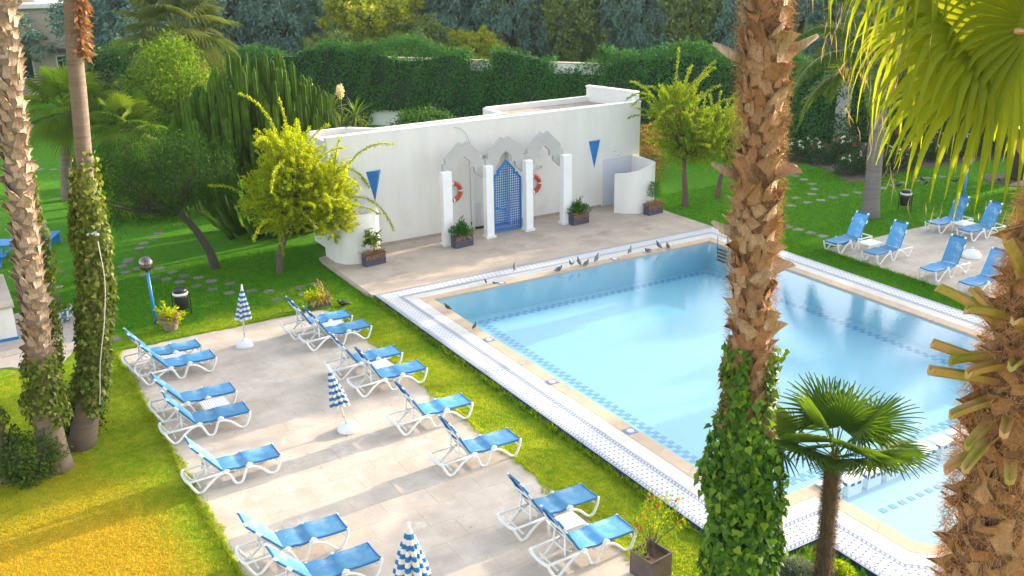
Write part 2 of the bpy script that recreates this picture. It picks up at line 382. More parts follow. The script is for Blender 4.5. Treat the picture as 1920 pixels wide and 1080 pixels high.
# check tiles: two staggered rows on the floor, all round
tile = MB(); tile.box(-.075, .075, -.075, .075, 0, .004); tile_me = tile.mesh('blue_check_tile', M_CHECK)
spots = []
for k in range(44):
    y = 13.60+k*.298; xl = 13.93+.52*k/44; xr = 24.20+.38*k/44
    spots += [(xl, y), (xl+.15, y+.149), (xr, y), (xr-.15, y+.149)]
for k in range(34):
    x = 14.35+k*.29; yf = 26.55+.30*k/34
    spots += [(x, 13.42), (x+.145, 13.56), (x+.2, yf), (x+.345, yf-.15)]
spots.sort(key=lambda p: p[0]**2+p[1]**2)
for x, y in spots[:298]:
    o = obj('check_tile', tile_me, pool); o.location = (x, y, floor_z(x, y)+.004)
rest = MB()
for x, y in spots[298:]: rest.box(x-.075, x+.075, y-.075, y+.075, floor_z(x, y)+.002, floor_z(x, y)+.008)
if rest.v: tag(rest.build('check_tile_rest', M_CHECK, pool), kind='stuff')
for k in range(20):
    o = obj('check_tile', tile_me, pool); o.location = (15.6+k*.29, 11.3, -.316)
# water: one closed body
mt, nt, N, L, b = nodes_of('water'); M_WATER = mt
N.remove(b)
tr = N.new('ShaderNodeBsdfTransparent'); tr.inputs[0].default_value = (.96, .985, 1, 1)
gl = N.new('ShaderNodeBsdfGlossy'); gl.inputs['Roughness'].default_value = .004
fr = N.new('ShaderNodeLayerWeight'); fr.inputs['Blend'].default_value = .5      # Schlick, the same from above and below
pw = N.new('ShaderNodeMath'); pw.operation = 'POWER'; pw.inputs[1].default_value = 5.0; L.new(fr.outputs['Facing'], pw.inputs[0])
ma = N.new('ShaderNodeMath'); ma.operation = 'MULTIPLY_ADD'; ma.inputs[1].default_value = .98; ma.inputs[2].default_value = .022; L.new(pw.outputs[0], ma.inputs[0])
ms = N.new('ShaderNodeMixShader')
n1 = noise(N, L, 6.5, 4, 'Object', .6, stretch=(1.0, 1.3, 1), dist=.4); n2 = noise(N, L, .28, 2, 'Object')
nm = N.new('ShaderNodeMath'); nm.operation = 'MULTIPLY'; L.new(n1.outputs['Fac'], nm.inputs[0]); L.new(n2.outputs['Fac'], nm.inputs[1])
bp = N.new('ShaderNodeBump'); bp.inputs['Strength'].default_value = .10; bp.inputs['Distance'].default_value = .05
L.new(nm.outputs[0], bp.inputs['Height']); L.new(bp.outputs[0], gl.inputs['Normal']); L.new(bp.outputs[0], fr.inputs['Normal'])
L.new(ma.outputs[0], ms.inputs[0]); L.new(tr.outputs[0], ms.inputs[1]); L.new(gl.outputs[0], ms.inputs[2])
L.new(ms.outputs[0], N['Material Output'].inputs['Surface'])
va = N.new('ShaderNodeVolumeAbsorption'); va.inputs['Color'].default_value = (0, .82, .955, 1); va.inputs['Density'].default_value = .12
L.new(va.outputs[0], N['Material Output'].inputs['Volume'])
w = MB(); QO = offset(Q, .02); w.prism(QO, -1.6, -.05)
water = struct('water', w, M_WATER)

# deck rings: coping stones, pale slabs, tiled strip with blue dots and lines
deck = MB(); qi = [(p[0], p[1]) for p in offset(Q, .03)]
for i in range(n):
    j = (i+1) % n
    deck.add([(*qi[i], -.03), (*qi[j], -.03), (*O3[j], -.03), (*O3[i], -.03)], [(0, 3, 2, 1)])
deck = struct('pool_deck', deck, M_STRIP)
def lerp(a, b_, t): return (a[0]+(b_[0]-a[0])*t, a[1]+(b_[1]-a[1])*t)
def ring(name, A, B, z0, z1, length, material, skip=(), gap=.006):
    for i in range(n):
        if i in skip: continue
        j = (i+1) % n
        ln = max((Vector(A[j])-Vector(A[i])).length, .2); k = max(1, round(ln/length)); t = 0
        for q in range(k):
            ga = gap/ln
            t0, t1 = q/k+(ga if q else 0), (q+1)/k
            mb = MB(); c = [lerp(A[i], A[j], t0), lerp(A[i], A[j], t1), lerp(B[i], B[j], t1), lerp(B[i], B[j], t0)]
            dz = rng.uniform(-.002, .002)
            mb.prism([c[0], c[3], c[2], c[1]][::1], z0, z1+dz)
            mb.build(name, material, deck)
ring('coping_stone', offset(Q, .0), offset(Q, .352), -.058, .004, 1.0, M_COPE)
ring('pale_slab', O1, offset(Q, .732), -.028, 0, .62, M_SLAB)
strip = MB(); SA = O2
for i in range(n):
    j = (i+1) % n
    strip.add([(*SA[i], 0), (*SA[j], 0), (*O3[j], 0), (*O3[i], 0)], [(0, 3, 2, 1)])
strip.build('tile_strip', M_STRIP, deck)
line = MB(); dots = MB()
def band(o0, o1, z, mb):
    A, B = offset(Q, o0), offset(Q, o1)
    for i in range(n):
        j = (i+1) % n; mb.add([(*A[i], z), (*A[j], z), (*B[j], z), (*B[i], z)], [(0, 3, 2, 1)])
for o0 in (.765, .85, 1.34, 1.425): band(o0, o0+.018, .004, line)
for o0 in (.791, 1.366):                     # dashes between each pair of lines
    A, B = offset(Q, o0), offset(Q, o0+.052)
    for i in range(n):
        j = (i+1) % n; ln = (Vector(A[j])-Vector(A[i])).length; k = int(ln/.105)
        for q in range(k):
            t0, t1 = (q+.15)/k, (q+.55)/k
            line.add([(*lerp(A[i], A[j], t0), .004), (*lerp(A[i], A[j], t1), .004), (*lerp(B[i], B[j], t1), .004), (*lerp(B[i], B[j], t0), .004)], [(0, 3, 2, 1)])
for r_ in range(4):
    A = offset(Q, .94+r_*.115)
    for i in range(n):
        j = (i+1) % n; a, b_ = Vector(A[i]), Vector(A[j]); ln = (b_-a).length; u_ = (b_-a)/ln; v_ = Vector((u_.y, -u_.x))
        for q in range(int(ln/.17)):
            p = a+u_*((q+.5+.5*(r_ % 2))*.17)
            if (p-a).length > ln: continue
            c = [p+u_*.028, p+v_*.028, p-u_*.028, p-v_*.028]
            dots.add([(*x, .004) for x in c], [(0, 1, 2, 3)])
            if dots.v: pass
tag(line.build('border_line', M_BLUELINE, deck), kind='stuff')
tag(dots.build('accent_dot', M_BLUET, deck), kind='stuff')
ris = MB(); O4 = offset(Q, 1.466)
for i in range(n):
    j = (i+1) % n; ris.add([(*O4[i], LZ-.02), (*O4[j], LZ-.02), (*O4[j], -.004), (*O4[i], -.004), (*O3[j], -.004), (*O3[i], -.004)], [(0, 1, 2, 3), (3, 2, 4, 5)])
ris.build('blue_riser', M_RISER, deck)
for (x, y) in ((12.92, 16.42), (12.90, 23.1), (12.86, 19.7), (15.73, 27.24), (20.5, 27.24)):   # skimmer lids in the coping
    o = MB(); o.box(-.14, .14, -.14, .14, .0065, .014); o.lathe([(.085, .0145), (.085, .02), (.07, .024)], 18, mi=1)
    o = o.build('skimmer_lid', [M_BLUELINE, M_COLW], deck); o.location = (x, y, 0)

# terrace in front of the bath house
t = MB(); t.box(11.56, 26.28, Y1+.004, 33.42, -.4, -.001)
terrace = struct('terrace', t, M_TERR)
c = MB()                                     # broken front edge blocks
for k in range(9):
    y = 28.75+k*.48
    c.bbox(11.50, 11.555, y, y+.47, -.36, -.012-rng.uniform(0, .012), .008)
c.build('edge_block', M_TERR, terrace)

# paved sun patios, slab by slab
def patio(name, x0, x1, y0, y1, z, lx, ly, seed):
    r = np.random.RandomState(seed)
    base = MB(); base.add([(x0, y0, z-.005), (x1, y0, z-.005), (x1, y1, z-.005), (x0, y1, z-.005)], [(0, 1, 2, 3)])
    p = struct(name, base, mat(name+'_joint', (.54, .46, .395), (.48, .41, .35), 4, .95))
    rows = int(round((y1-y0)/ly)); ly = (y1-y0)/rows; n_ = 0
    for i in range(rows):
        x = x0-(.5*lx if i % 2 else 0)
        while x < x1-.02:
            a, b_ = max(x, x0), min(x+lx, x1)
            if b_-a > .05:
                mb = MB(); g_ = .0014; yy = y0+i*ly
                mb.bbox(a+g_, b_-g_, yy+g_, yy+ly-g_, z-.03, z+r.uniform(-.0012, .0012), .001)
                mb.build('paving_slab', M_PATIO, p); n_ += 1
            x += lx
    return p
patio('left_patio', 3.50, 10.05, 8.0, 28.5, -.10, 1.06, .68, 3)
patio('right_patio', 27.75, 35.15, 11.5, 24.15, -.10, 1.25, .78, 4)

# stepping stones set into the lawn
def path(name, pts, sx, sy, seed, material=M_STONE):
    r = np.random.RandomState(seed); cx, cy = pts[0]
    p = None
    for x, y in pts:
        k = 9; a0 = r.uniform(0, 6)
        poly = [(math.cos(2*math.pi*i/k+a0*.05)*sx*r.uniform(.85, 1.1), math.sin(2*math.pi*i/k+a0*.05)*sy*r.uniform(.85, 1.1)) for i in range(k)]
        poly = [(max(-sx*.8, min(sx*.8, px)), max(-sy*.8, min(sy*.8, py))) for px, py in poly]
        mb = MB(); mb.prism(poly, -.05, .018)
        if p is None:
            base = MB(); base.add([(-.05, -.05, -.04), (.05, -.05, -.04), (0, .05, -.04)], [(0, 1, 2)])
            p = struct(name, base, material); p.location = (cx, cy, LZ)
        o = mb.build('stepping_stone', material, p); o.location = (x-cx, y-cy, r.uniform(-.006, .006)); o.rotation_euler.z = r.uniform(-.5, .5)
path('left_stone_path', [(4.67,35.64),(5.19,35.93),(5.22,36.77),(5.48,37.2),(5.65,36.21),(6.32,35.77),(5.71,35.31),(5.97,34.84),(6.26,34.34),(6.62,35.05),(6.58,33.78),(6.88,34.42),(6.96,33.04),(7.26,33.9),(7.33,32.38),(7.55,33.26),(8.03,32.65),(7.73,31.67),(4.51,35.78),(3.66,29.48),(10.5,30.96),(9.92,30.93),(9.8,30.23),(8.93,31.15),(8.42,31.48),(8.89,30.18),(7.3,40.54),(6.96,39.78),(6.5,39.34),(6.21,38.72),(5.59,37.51),(3.11,37.41),(4.73,56.54),(5.33,56.12),(5.72,55.55),(4.5,57.95)], .23, .21, 1, M_STONED)
path('right_stone_path', [(35.9,33.31),(35.66,32.51),(35.33,31.68),(34.65,30.88),(33.83,30.31),(32.75,30.21),(31.56,29.37),(32.57,29.37),(33.33,29.31),(34.1,29.35),(34.91,29.37),(35.77,29.38),(37.33,29.33),(38.16,29.35),(38.99,29.46),(39.83,29.44),(40.67,29.4),(41.53,29.29),(29.09,27.13),(29.1,26.59),(29.16,26.0),(29.19,25.43)], .25, .24, 2)
g = MB(); g.prism([(36.9, 30.9), (37.8, 30.6), (40, 30.9), (42.5, 30.95), (47, 30.2), (52, 29.5), (54, 33.5), (46, 36.2), (41, 38.3), (38.2, 38.8), (37.6, 36.4), (38.3, 35.2), (38.2, 33.2)], LZ-.2, LZ+.03)
struct('rose_bed', g, M_BED)
g = MB(); g.lathe([(1.3, -.1), (1.3, .03), (1.0, .06), (.2, .08)], 24, (43.6, 26.9, LZ)); struct('tree_ring_bed', g, M_BED)
g = MB(); g.prism([(.79, 28.89), (1.73, 27.86), (2.55, 29.33), (3.07, 32.91), (2.47, 33.48), (-1.5, 33.5), (-1.5, 29.5)], LZ-.1, LZ+.035); struct('pot_pavement', g, mat('pot_pavement', (.44, .38, .33), (.36, .31, .27), 7, .9, .3, 40))

# ---------------------------------------------------------------- bath house
WY = 33.45
bh = thing('bath_house', 'white bath house with stepped arch front, blue gate and flat roof', 'building', (19, WY, 0))
org = bh.location
m_ = MB()                                    # front wall with a passage behind the gate
HL, HR = 4.30, 4.36
def wallbox(x0, x1, z0, z1): m_.box(x0, x1, WY, WY+.28, z0, z1)
wallbox(12.2, 18.16, .0, 4.33); wallbox(19.80, 26.38, .0, 4.33); wallbox(18.16, 19.80, 2.95, 4.33)
m_.box(18.0, 19.96, WY+.285, 33.72, 0, 3.1)
m_.box(26.1, 26.38, WY+.28, 36.4, 0, 4.33); m_.box(12.2, 12.45, WY+.28, 35.6, 0, 4.2)
m_.build('front_wall', M_WALL, bh, origin=org)
m_ = MB(); m_.box(18.17, 18.60, WY+.25, WY+.283, .02, 1.0); m_.build('tiled_dado', M_STRIP, bh, origin=org)
roofpoly = [(12.45, 33.73), (26.1, 33.73), (26.1, 36.2), (20.45, 36.2), (20.35, 34.45), (14.5, 34.4), (13.7, 35.3), (12.45, 35.3)]
m_ = MB(); m_.prism(roofpoly, 3.6, 4.08); m_.build('flat_roof', M_ROOF, bh, origin=org)
def wallseg(mb, a, b_, th, z0, z1):
    a, b_ = Vector(a), Vector(b_); d = (b_-a).normalized(); nn = Vector((-d.y, d.x))*th
    mb.prism([tuple(a), tuple(b_), tuple(b_+nn), tuple(a+nn)], z0, z1)
pts = [(26.1, 36.2), (20.4, 36.2), (20.3, 34.5), (14.5, 34.42), (13.7, 35.3), (12.3, 35.3)]
for i in range(5):
    m_ = MB(); e = .12*i % .02
    wallseg(m_, pts[i+1], pts[i], .22, 0, 4.30-.004*i); m_.build('parapet', M_WALL, bh, origin=org)
m_ = MB(); wallseg(m_, (26.375, 33.60), (25.75, 36.35), .22, 4.0, 4.72); wallseg(m_, (26.40, 33.58), (25.77, 36.38), .27, 4.70, 4.78); m_.build('wing_parapet', M_WALL, bh, origin=org)
m_ = MB(); m_.bbox(12.15, 26.40, WY-.015, WY+.30, 4.332, 4.37, .012); m_.build('wall_coping', M_COLW, bh, origin=org)
m_ = MB(); m_.box(26.12, 26.36, 33.55, 33.75, 4.372, 4.62); m_.build('roof_lamp_box', M_COLW, bh, origin=org)
skm = mat('stone_skirting', (.42, .34, .29), (.33, .26, .22), 5, .85)
for x0, x1 in ((13.7, 18.1), (19.95, 24.35)): m_ = MB(); m_.box(x0, x1, WY-.03, WY-.002, .0, .11); m_.build('skirting', skm, bh, origin=org)
# columns and arches
for x, w_ in ((16.26, .19), (18.08, .155), (19.87, .155), (21.67, .20)):
    m_ = MB(); m_.bbox(x-w_, x+w_, 32.02, 32.30, .10, 2.84, .01); c_ = m_.build('column', M_COLW, bh, origin=org)
    m_ = MB(); m_.bbox(x-w_-.06, x+w_+.06, 31.97, 32.36, .0, .10, .012); m_.build('column_base', M_WALL, c_, origin=org)
half_o = [(.92, 3.06), (.78, 3.06), (.78, 3.26), (.17, 3.83), (0, 3.70)]
half_i = [(0, 3.29), (.27, 3.06), (.27, 2.85), (.45, 2.83), (.45, 2.64), (.76, 2.36), (.92, 2.36)]
for cx in (17.15, 18.97, 20.74):
    m_ = MB(); w_ = .895
    rgt = [(min(p[0], w_), p[1]) for p in half_o] + [(min(p[0], w_), p[1]) for p in half_i]
    for sgn in (1, -1):
        # split the half arch into convex strips so that it stays clean
        P_ = [(0,3.29,3.70),(.17,3.145,3.83),(.27,3.06,3.737),(.2701,2.85,3.737),(.45,2.83,3.568),(.4501,2.64,3.568),(.76,2.36,3.279),(.78,2.36,3.26),(.7801,2.36,3.06),(w_,2.36,3.06)]
        for a, b_ in zip(P_[:-1], P_[1:]):
            if b_[0]-a[0] < .001: continue
            q = [(cx+sgn*a[0], a[1]), (cx+sgn*b_[0], b_[1]), (cx+sgn*b_[0], b_[2]), (cx+sgn*a[0], a[2])]
            m_.prism_y(q if sgn > 0 else q[::-1], 32.31, 32.46)
    m_.build('stepped_arch', M_WALLG, bh, origin=org)
# relief triangles on the wall
for x, s_ in ((13.93, 1), (23.98, 1)):
    m_ = MB(); a, b_, c_, d_ = (x-.30, WY-.002, 2.93), (x+.30, WY-.002, 2.95), (x, WY-.002, 1.76), (x+.14, WY-.17, 2.94)
    m_.add([a, b_, c_, d_], [(0, 2, 3), (2, 1, 3), (0, 3, 1)]); m_.build('blue_wedge', M_GATE, bh, origin=org)
# showers with curved screens
tilem = mat('shower_tile', (.60, .62, .70), (.56, .58, .66), 6, .35)
for side in (0, 1):
    if side:
        x0, x1 = 24.43, 25.85
        arc = [(24.32, 32.42), (24.62, 32.02), (25.05, 31.74), (25.55, 31.66), (25.92, 31.84), (25.98, 32.3), (26.0, 33.42)]
        h = [1.66, 1.72, 1.83, 1.97, 2.06, 2.08, 2.10]
    else:
        x0, x1 = 12.3, 13.66
        arc = [(13.66, 32.8), (13.45, 32.25), (13.0, 31.95), (12.5, 31.9), (12.1, 32.1), (11.9, 32.5), (11.9, 33.42)]
        h = [1.72, 1.72, 1.74, 1.78, 1.85, 1.95, 2.0]
    f_ = np.linspace(0, len(arc)-1, 34)
    ax = np.interp(f_, range(len(arc)), [p[0] for p in arc]); ay = np.interp(f_, range(len(arc)), [p[1] for p in arc]); ah = np.interp(f_, range(len(arc)), h)
    for _ in range(2 if side == 0 else 1):
        ax[1:-1] = (ax[:-2]+2*ax[1:-1]+ax[2:])/4; ay[1:-1] = (ay[:-2]+2*ay[1:-1]+ay[2:])/4
    m_ = MB(); K = len(ax); vv = []
    for i in range(K):
        tx, ty = ax[min(i+1, K-1)]-ax[max(i-1, 0)], ay[min(i+1, K-1)]-ay[max(i-1, 0)]; l_ = math.hypot(tx, ty)
        nx_, ny_ = -ty/l_*.07, tx/l_*.07
        vv += [(ax[i]-nx_, ay[i]-ny_, 0), (ax[i]+nx_, ay[i]+ny_, 0), (ax[i]+nx_, ay[i]+ny_, ah[i]), (ax[i]-nx_, ay[i]-ny_, ah[i])]
    m_.add(vv, [(i*4+k, i*4+(k+1) % 4, i*4+4+(k+1) % 4, i*4+4+k) for i in range(K-1) for k in range(4)]+[(0, 1, 2, 3), tuple((K-1)*4+k for k in (3, 2, 1, 0))])
    m_.build('shower_screen', M_WALL, bh, True if 0 else False, origin=org)
    tl = .165
    for i in range(int((x1-x0)/tl)):
        pass
    m_ = MB()
    for i in range(int(round((x1-x0)/tl))):
        for j in range(12):
            m_.box(x0+i*tl+.002, x0+(i+1)*tl-.002, WY-.014-rng.uniform(0, .002), WY-.002, .04+j*.17, .04+(j+1)*.17-.005)
    tag(m_.build('wall_tile', tilem, bh, origin=org), kind='stuff')
    xs = (24.95 if side else 12.85)
    m_ = MB(); m_.tube([(xs, WY-.005, 2.36), (xs, WY-.16, 2.40), (xs+.02, WY-.28, 2.36), (xs+.03, WY-.32, 2.27)], .013, 8)
    m_.lathe([(.02, 0), (.05, -.05), (.05, -.07)], 12, (xs+.03, WY-.32, 2.28)); m_.build('shower_head', M_STEEL, bh, origin=org)
m_ = MB(); m_.tube([(17.98, WY-.04, .05), (17.98, WY-.04, 2.9), (17.99, WY-.06, 3.35), (17.97, WY-.06, 3.6), (17.86, WY-.05, 3.92), (17.62, WY-.04, 4.13), (17.35, WY-.03, 4.2)], .012, 7); m_.build('bent_pipe', M_WALLG, bh, origin=org)
for z in (.22, 3.40): m_ = MB(); m_.tube([(17.98, WY-.05, z), (17.98, WY-.05, z+.13)], .024, 8); m_.build('pipe_joint', M_BLACK, bh, origin=org)
m_ = MB(); m_.bbox(21.13, 21.34, WY-.09, WY-.002, 2.10, 2.27, .02); m_.box(21.17, 21.30, WY-.095, WY-.091, 2.13, 2.22, 1); m_.build('wall_light', [M_WALL, M_RUST], bh, origin=org)
# gate leaf with open lattice
gate = thing('lattice_gate', 'blue lattice gate with a stepped pointed top between white columns', 'gate', (19.1, 32.50, 0))
go = gate.location
outl = [(18.46, .04), (19.76, .04), (19.76, 2.13), (19.61, 2.31), (19.61, 2.37), (19.48, 2.37), (19.48, 2.49), (19.09, 2.90), (18.67, 2.49), (18.67, 2.37), (18.56, 2.37), (18.56, 2.31), (18.46, 2.13)]
m_ = MB()
inn = offset(outl, -.075)
for i in range(len(outl)):
    j = (i+1) % len(outl); q = [outl[i], outl[j], inn[j], inn[i]]
    m_.prism_y(q, 32.47, 32.53)
m_.build('gate_frame', M_GATE, gate, origin=go)
def inside(x, z):
    c_ = False; k = len(outl)
    for i in range(k):
        x1_, z1_ = outl[i]; x2_, z2_ = outl[(i+1) % k]
        if (z1_ > z) != (z2_ > z) and x < (x2_-x1_)*(z-z1_)/(z2_-z1_)+x1_: c_ = not c_
    return c_
def span(fixed, vert):
    zs = np.arange(.05, 2.95, .01) if vert else np.arange(18.46, 19.78, .01)
    ok = [q for q in zs if inside(*((fixed, q) if vert else (q, fixed)))]
    return (min(ok)+.03, max(ok)-.03) if len(ok) > 9 else None
m_ = MB()
for k in range(12):
    x = 18.585+k*.093; s_ = span(x, True)
    if s_: m_.box(x-.016, x+.016, 32.482, 32.498, s_[0], s_[1])
for k in range(28):
    z = .16+k*.098; s_ = span(z, False)
    if s_: m_.box(s_[0], s_[1], 32.5, 32.516, z-.016, z+.016)
m_.build('lattice', M_GATE, gate, origin=go)
m_ = MB(); m_.box(18.50, 19.02, 32.455, 32.468, 1.02, 1.08, M=Matrix.Translation((18.5, 0, 1.05)) @ Matrix.Rotation(.28, 4, 'Y') @ Matrix.Translation((-18.5, 0, -1.05))); m_.build('gate_bar', M_GATE, gate, origin=go)
m_ = MB(); m_.tube([(18.54, 32.46, 1.18), (18.54, 32.42, 1.18), (18.62, 32.42, 1.18)], .012, 8); m_.build('handle', M_STEEL, gate, origin=go)
# lifebuoys hanging on the recessed wall
for x, z, lab in ((17.17, 1.70, 'orange and white lifebuoy on the wall left of the blue gate'), (20.84, 1.50, 'orange and white lifebuoy on the wall right of the blue gate')):
    lb = thing('lifebuoy', lab, 'lifebuoy', (x, WY-.10, z), 0, 'lifebuoys on the bath house wall')
    m_ = MB(); k = 40; q = 12; vv = []
    for i in range(k):
        a = 2*math.pi*i/k
        for j in range(q):
            b_ = 2*math.pi*j/q; rr_ = .33+.075*math.cos(b_); vv.append((rr_*math.cos(a), .075*math.sin(b_), rr_*math.sin(a)))
    m_.add(vv, [(i*q+j, i*q+(j+1) % q, ((i+1) % k)*q+(j+1) % q, ((i+1) % k)*q+j) for i in range(k) for j in range(q)])
    m_.build('ring', M_BUOY, lb, True)
    for a0 in range(4):
        m_ = MB(); vv = []; kk = 5
        for i in range(kk):
            a = math.pi/2*a0+.08+(i-2)*.055
            for j in range(q):
                b_ = 2*math.pi*j/q; rr_ = .33+.079*math.cos(b_); vv.append((rr_*math.cos(a), .079*math.sin(b_), rr_*math.sin(a)))
        m_.add(vv, [(i*q+j, i*q+(j+1) % q, (i+1)*q+(j+1) % q, (i+1)*q+j) for i in range(kk-1) for j in range(q)])
        m_.build('white_band', M_COLW, lb, True)
    m_ = MB(); m_.tube([(.43*math.cos(a), .02*math.sin(a*4), .43*math.sin(a)) for a in np.linspace(0, 6.28, 40)], .008, 6); m_.build('rope', M_CABLE, lb)

# white blocks that divide the paddling pool from the main pool
blk = MB(); blk.box(-.21, .21, -.19, .19, -.34, .02)
cap = MB(); cap.bbox(-.225, .225, -.205, .205, .0205, .055, .008)
mks = []
for q_ in ((-.15, -.04, -.196, -.1905), (.05, .16, -.196, -.1905), (-.216, -.2105, -.14, -.03)): mk = MB(); mk.box(*q_, -.075, -.012); mks.append(mk)
for k in range(11):
    x = 14.9+.61*k+.06
    root = thing('pool_block', '%s white tiled block in the row across the paddling pool' % ['first', 'second', 'third', 'fourth', 'fifth', 'sixth', 'seventh', 'eighth', 'ninth', 'tenth', 'eleventh'][k], 'block', (x, 12.22, 0), 0, 'white blocks between the pools') if k == 0 else copy_tree(b0, label='%s white tiled block from the left in the row across the paddling pool' % ['first', 'second', 'third', 'fourth', 'fifth', 'sixth', 'seventh', 'eighth', 'ninth', 'tenth', 'eleventh'][k])
    if k == 0:
        b0 = root; b0['label'] = 'first white tiled block from the left in the row across the paddling pool'
        blk.build('block_body', M_BLOCK, root); cap.build('block_top', M_COLW, root); [mk.build('blue_tile', M_BLUET, root) for mk in mks]
    root.location = (x, 12.22, 0)
# ladder at the far right corner
ld = thing('pool_ladder', 'polished steel pool ladder at the far right corner of the pool', 'ladder', (24.84, 26.1, 0))
for y in (26.35, 25.75):
    m_ = MB(); pts = [(24.60, y, -.58), (24.60, y, .42), (24.63, y, .56), (24.72, y, .66), (24.85, y, .70), (24.98, y, .66), (25.07, y, .56), (25.10, y, .42), (25.10, y, .002)]
    m_.tube(pts, .026, 10); m_.build('hand_rail', M_STEEL, ld, True, origin=ld.location)
for z in (-.5, -.36, -.22, -.08):
    m_ = MB(); m_.bbox(24.55, 24.65, 25.776, 26.324, z-.02, z+.02, .004); m_.build('step', M_BLACK, ld, origin=ld.location)

# ---------------------------------------------------------------- sun loungers
def smooth(pts, n=5):                        # Catmull-Rom through the points
    P = [np.array(p, float) for p in pts]; P = [2*P[0]-P[1]]+P+[2*P[-1]-P[-2]]; out = []
    for i in range(1, len(P)-2):
        for t in np.linspace(0, 1, n, endpoint=False):
            out.append(.5*((2*P[i])+(-P[i-1]+P[i+1])*t+(2*P[i-1]-5*P[i]+4*P[i+1]-P[i+2])*t*t+(-P[i-1]+3*P[i]-3*P[i+1]+P[i+2])*t**3))
    out.append(P[-2]); return [tuple(p) for p in out]
LW = .31
def side_mesh(s):
    y = s*LW; mb = MB()
    a = smooth([(-.20, y, .335), (-.14, y, .20), (-.05, y, .055), (.01, y, .03), (.09, y, .06), (.25, y, .205), (.42, y, .315), (.56, y, .345), (.66, y, .28), (.74, y, .10), (.79, y, .03), (.90, y, .03), (.96, y, .13), (1.02, y, .29), (1.10, y, .365)], 4)
    mb.tube(a, .031, 8, flat=.85)
    b_ = smooth([(1.05, y, .335), (1.20, y, .315), (1.36, y, .225), (1.50, y, .085), (1.58, y, .035), (1.68, y, .06), (1.745, y, .17), (1.80, y, .33), (1.805, y, .405)], 4)
    mb.tube(b_, .031, 8, flat=.85)
    mb.tube([(-.20, y, .335), (.20, y, .345), (.60, y, .365)], .027, 8, flat=.8)
    mb.tube([(.50, y, .372), (.60, y, .385), (.66, y, .372)], [.02, .04, .02], 8)
    mb.tube([(1.03, y, .37), (1.10, y, .41), (1.17, y, .385)], [.03, .045, .02], 8)
    return mb.mesh('lounger_side', M_PLAST, True)
side_me = [side_mesh(s) for s in (-1, 1)]
mb = MB(); mb.tube(smooth([(-.20, -LW, .335), (-.235, -LW*.5, .335), (-.24, 0, .335), (-.235, LW*.5, .335), (-.20, LW, .335)], 3), .03, 8, flat=1.2); head_me = mb.mesh('lounger_head_bar', M_PLAST, True)
mb = MB(); mb.box(-.012, .012, -LW, LW, -.018, .018); cross_me = mb.mesh('lounger_cross_bar', M_PLAST)
def seat_mesh():
    mb = MB(); xs = np.linspace(.53, 1.80, 18); nv = 9; v = []; th = .012
    def zz(x, t): return .415-.035*math.exp(-((x-.93)/.12)**2)+.018*math.exp(-((x-1.10)/.10)**2)-.018*(1-abs(t)**2.5)-.012*math.sin((x-1.15)*4)*(x > 1.15)
    for side in (1, -1):
        for x in xs:
            for j in range(nv):
                t = -1+2*j/(nv-1); v.append((x, t*(LW-.012), zz(x, t)+side*th/2))
    k = len(xs); o = k*nv; f = []
    for i in range(k-1):
        for j in range(nv-1):
            q = (i*nv+j, (i+1)*nv+j, (i+1)*nv+j+1, i*nv+j+1); f.append(q); f.append(tuple(o+w for w in q[::-1]))
    mb.add(v, f)
    for s in (-1, 1):                        # hem along both long edges
        mb.tube([(x, s*(LW-.015), zz(x, 1)-.02) for x in xs], .026, 6, 1, flat=.45)
    mb.tube([(1.795, t*(LW-.02), zz(1.795, t)) for t in np.linspace(-1, 1, 7)], .02, 6, 1)
    return mb.mesh('lounger_seat', [M_SLING, M_SLINGB], True)
seat_me = seat_mesh()
BL = .97
def back_meshes():                           # local: hinge at origin, back along +X, sling normal +Z
    mb = MB(); xs = np.linspace(.02, BL, 12); nv = 9; v = []; f = []; th = .010
    for side in (1, -1):
        for x in xs:
            for j in range(nv):
                t = -1+2*j/(nv-1); wd = LW-.02-(.05 if x > BL-.03 else 0); v.append((x, t*wd, side*th/2-.02*(1-t*t)*math.sin(x/BL*3.1)+.015*math.sin(x/BL*3.1)))
    o = len(xs)*nv
    for i in range(len(xs)-1):
        for j in range(nv-1):
            q = (i*nv+j, (i+1)*nv+j, (i+1)*nv+j+1, i*nv+j+1); f.append(q); f.append(tuple(o+w for w in q[::-1]))
    mb.add(v, f)
    for s in (-1, 1): mb.tube([(x, s*(LW-.02-(.05 if x > BL-.03 else 0)), -.012) for x in xs], .026, 6, 1, flat=.5)
    mb.box(BL-.07, BL, -LW+.08, LW-.08, -.016, .012, 1)
    sling = mb.mesh('lounger_back', [M_SLING, M_SLINGB], True)
    mb = MB()
    for s in (-1, 1):
        mb.tube([(.0, s*(LW-.055), -.045), (.45, s*(LW-.055), -.06), (.80, s*(LW-.055), -.045)], .018, 6)
    for x in (.28, .62): mb.box(x-.03, x+.03, -LW+.06, LW-.06, -.068, -.045)
    frame = mb.mesh('back_frame', M_PLAST, True)
    mb = MB(); mb.box(BL-.065, BL+.012, -.045, .022, -.022, .018); corner = mb.mesh('corner_cap', M_PLAST)
    mb = MB(); mb.box(.02, .15, -.004, .028, -.035, .008); clip = mb.mesh('side_clip', M_PLAST)
    mb = MB(); mb.box(.12, .20, -LW+.07, LW-.07, -.072, -.05); worn = mb.mesh('hinge_strip', M_RUST)
    return sling, frame, corner, clip, worn
sling_me, bframe_me, corner_me, clip_me, worn_me = back_meshes()
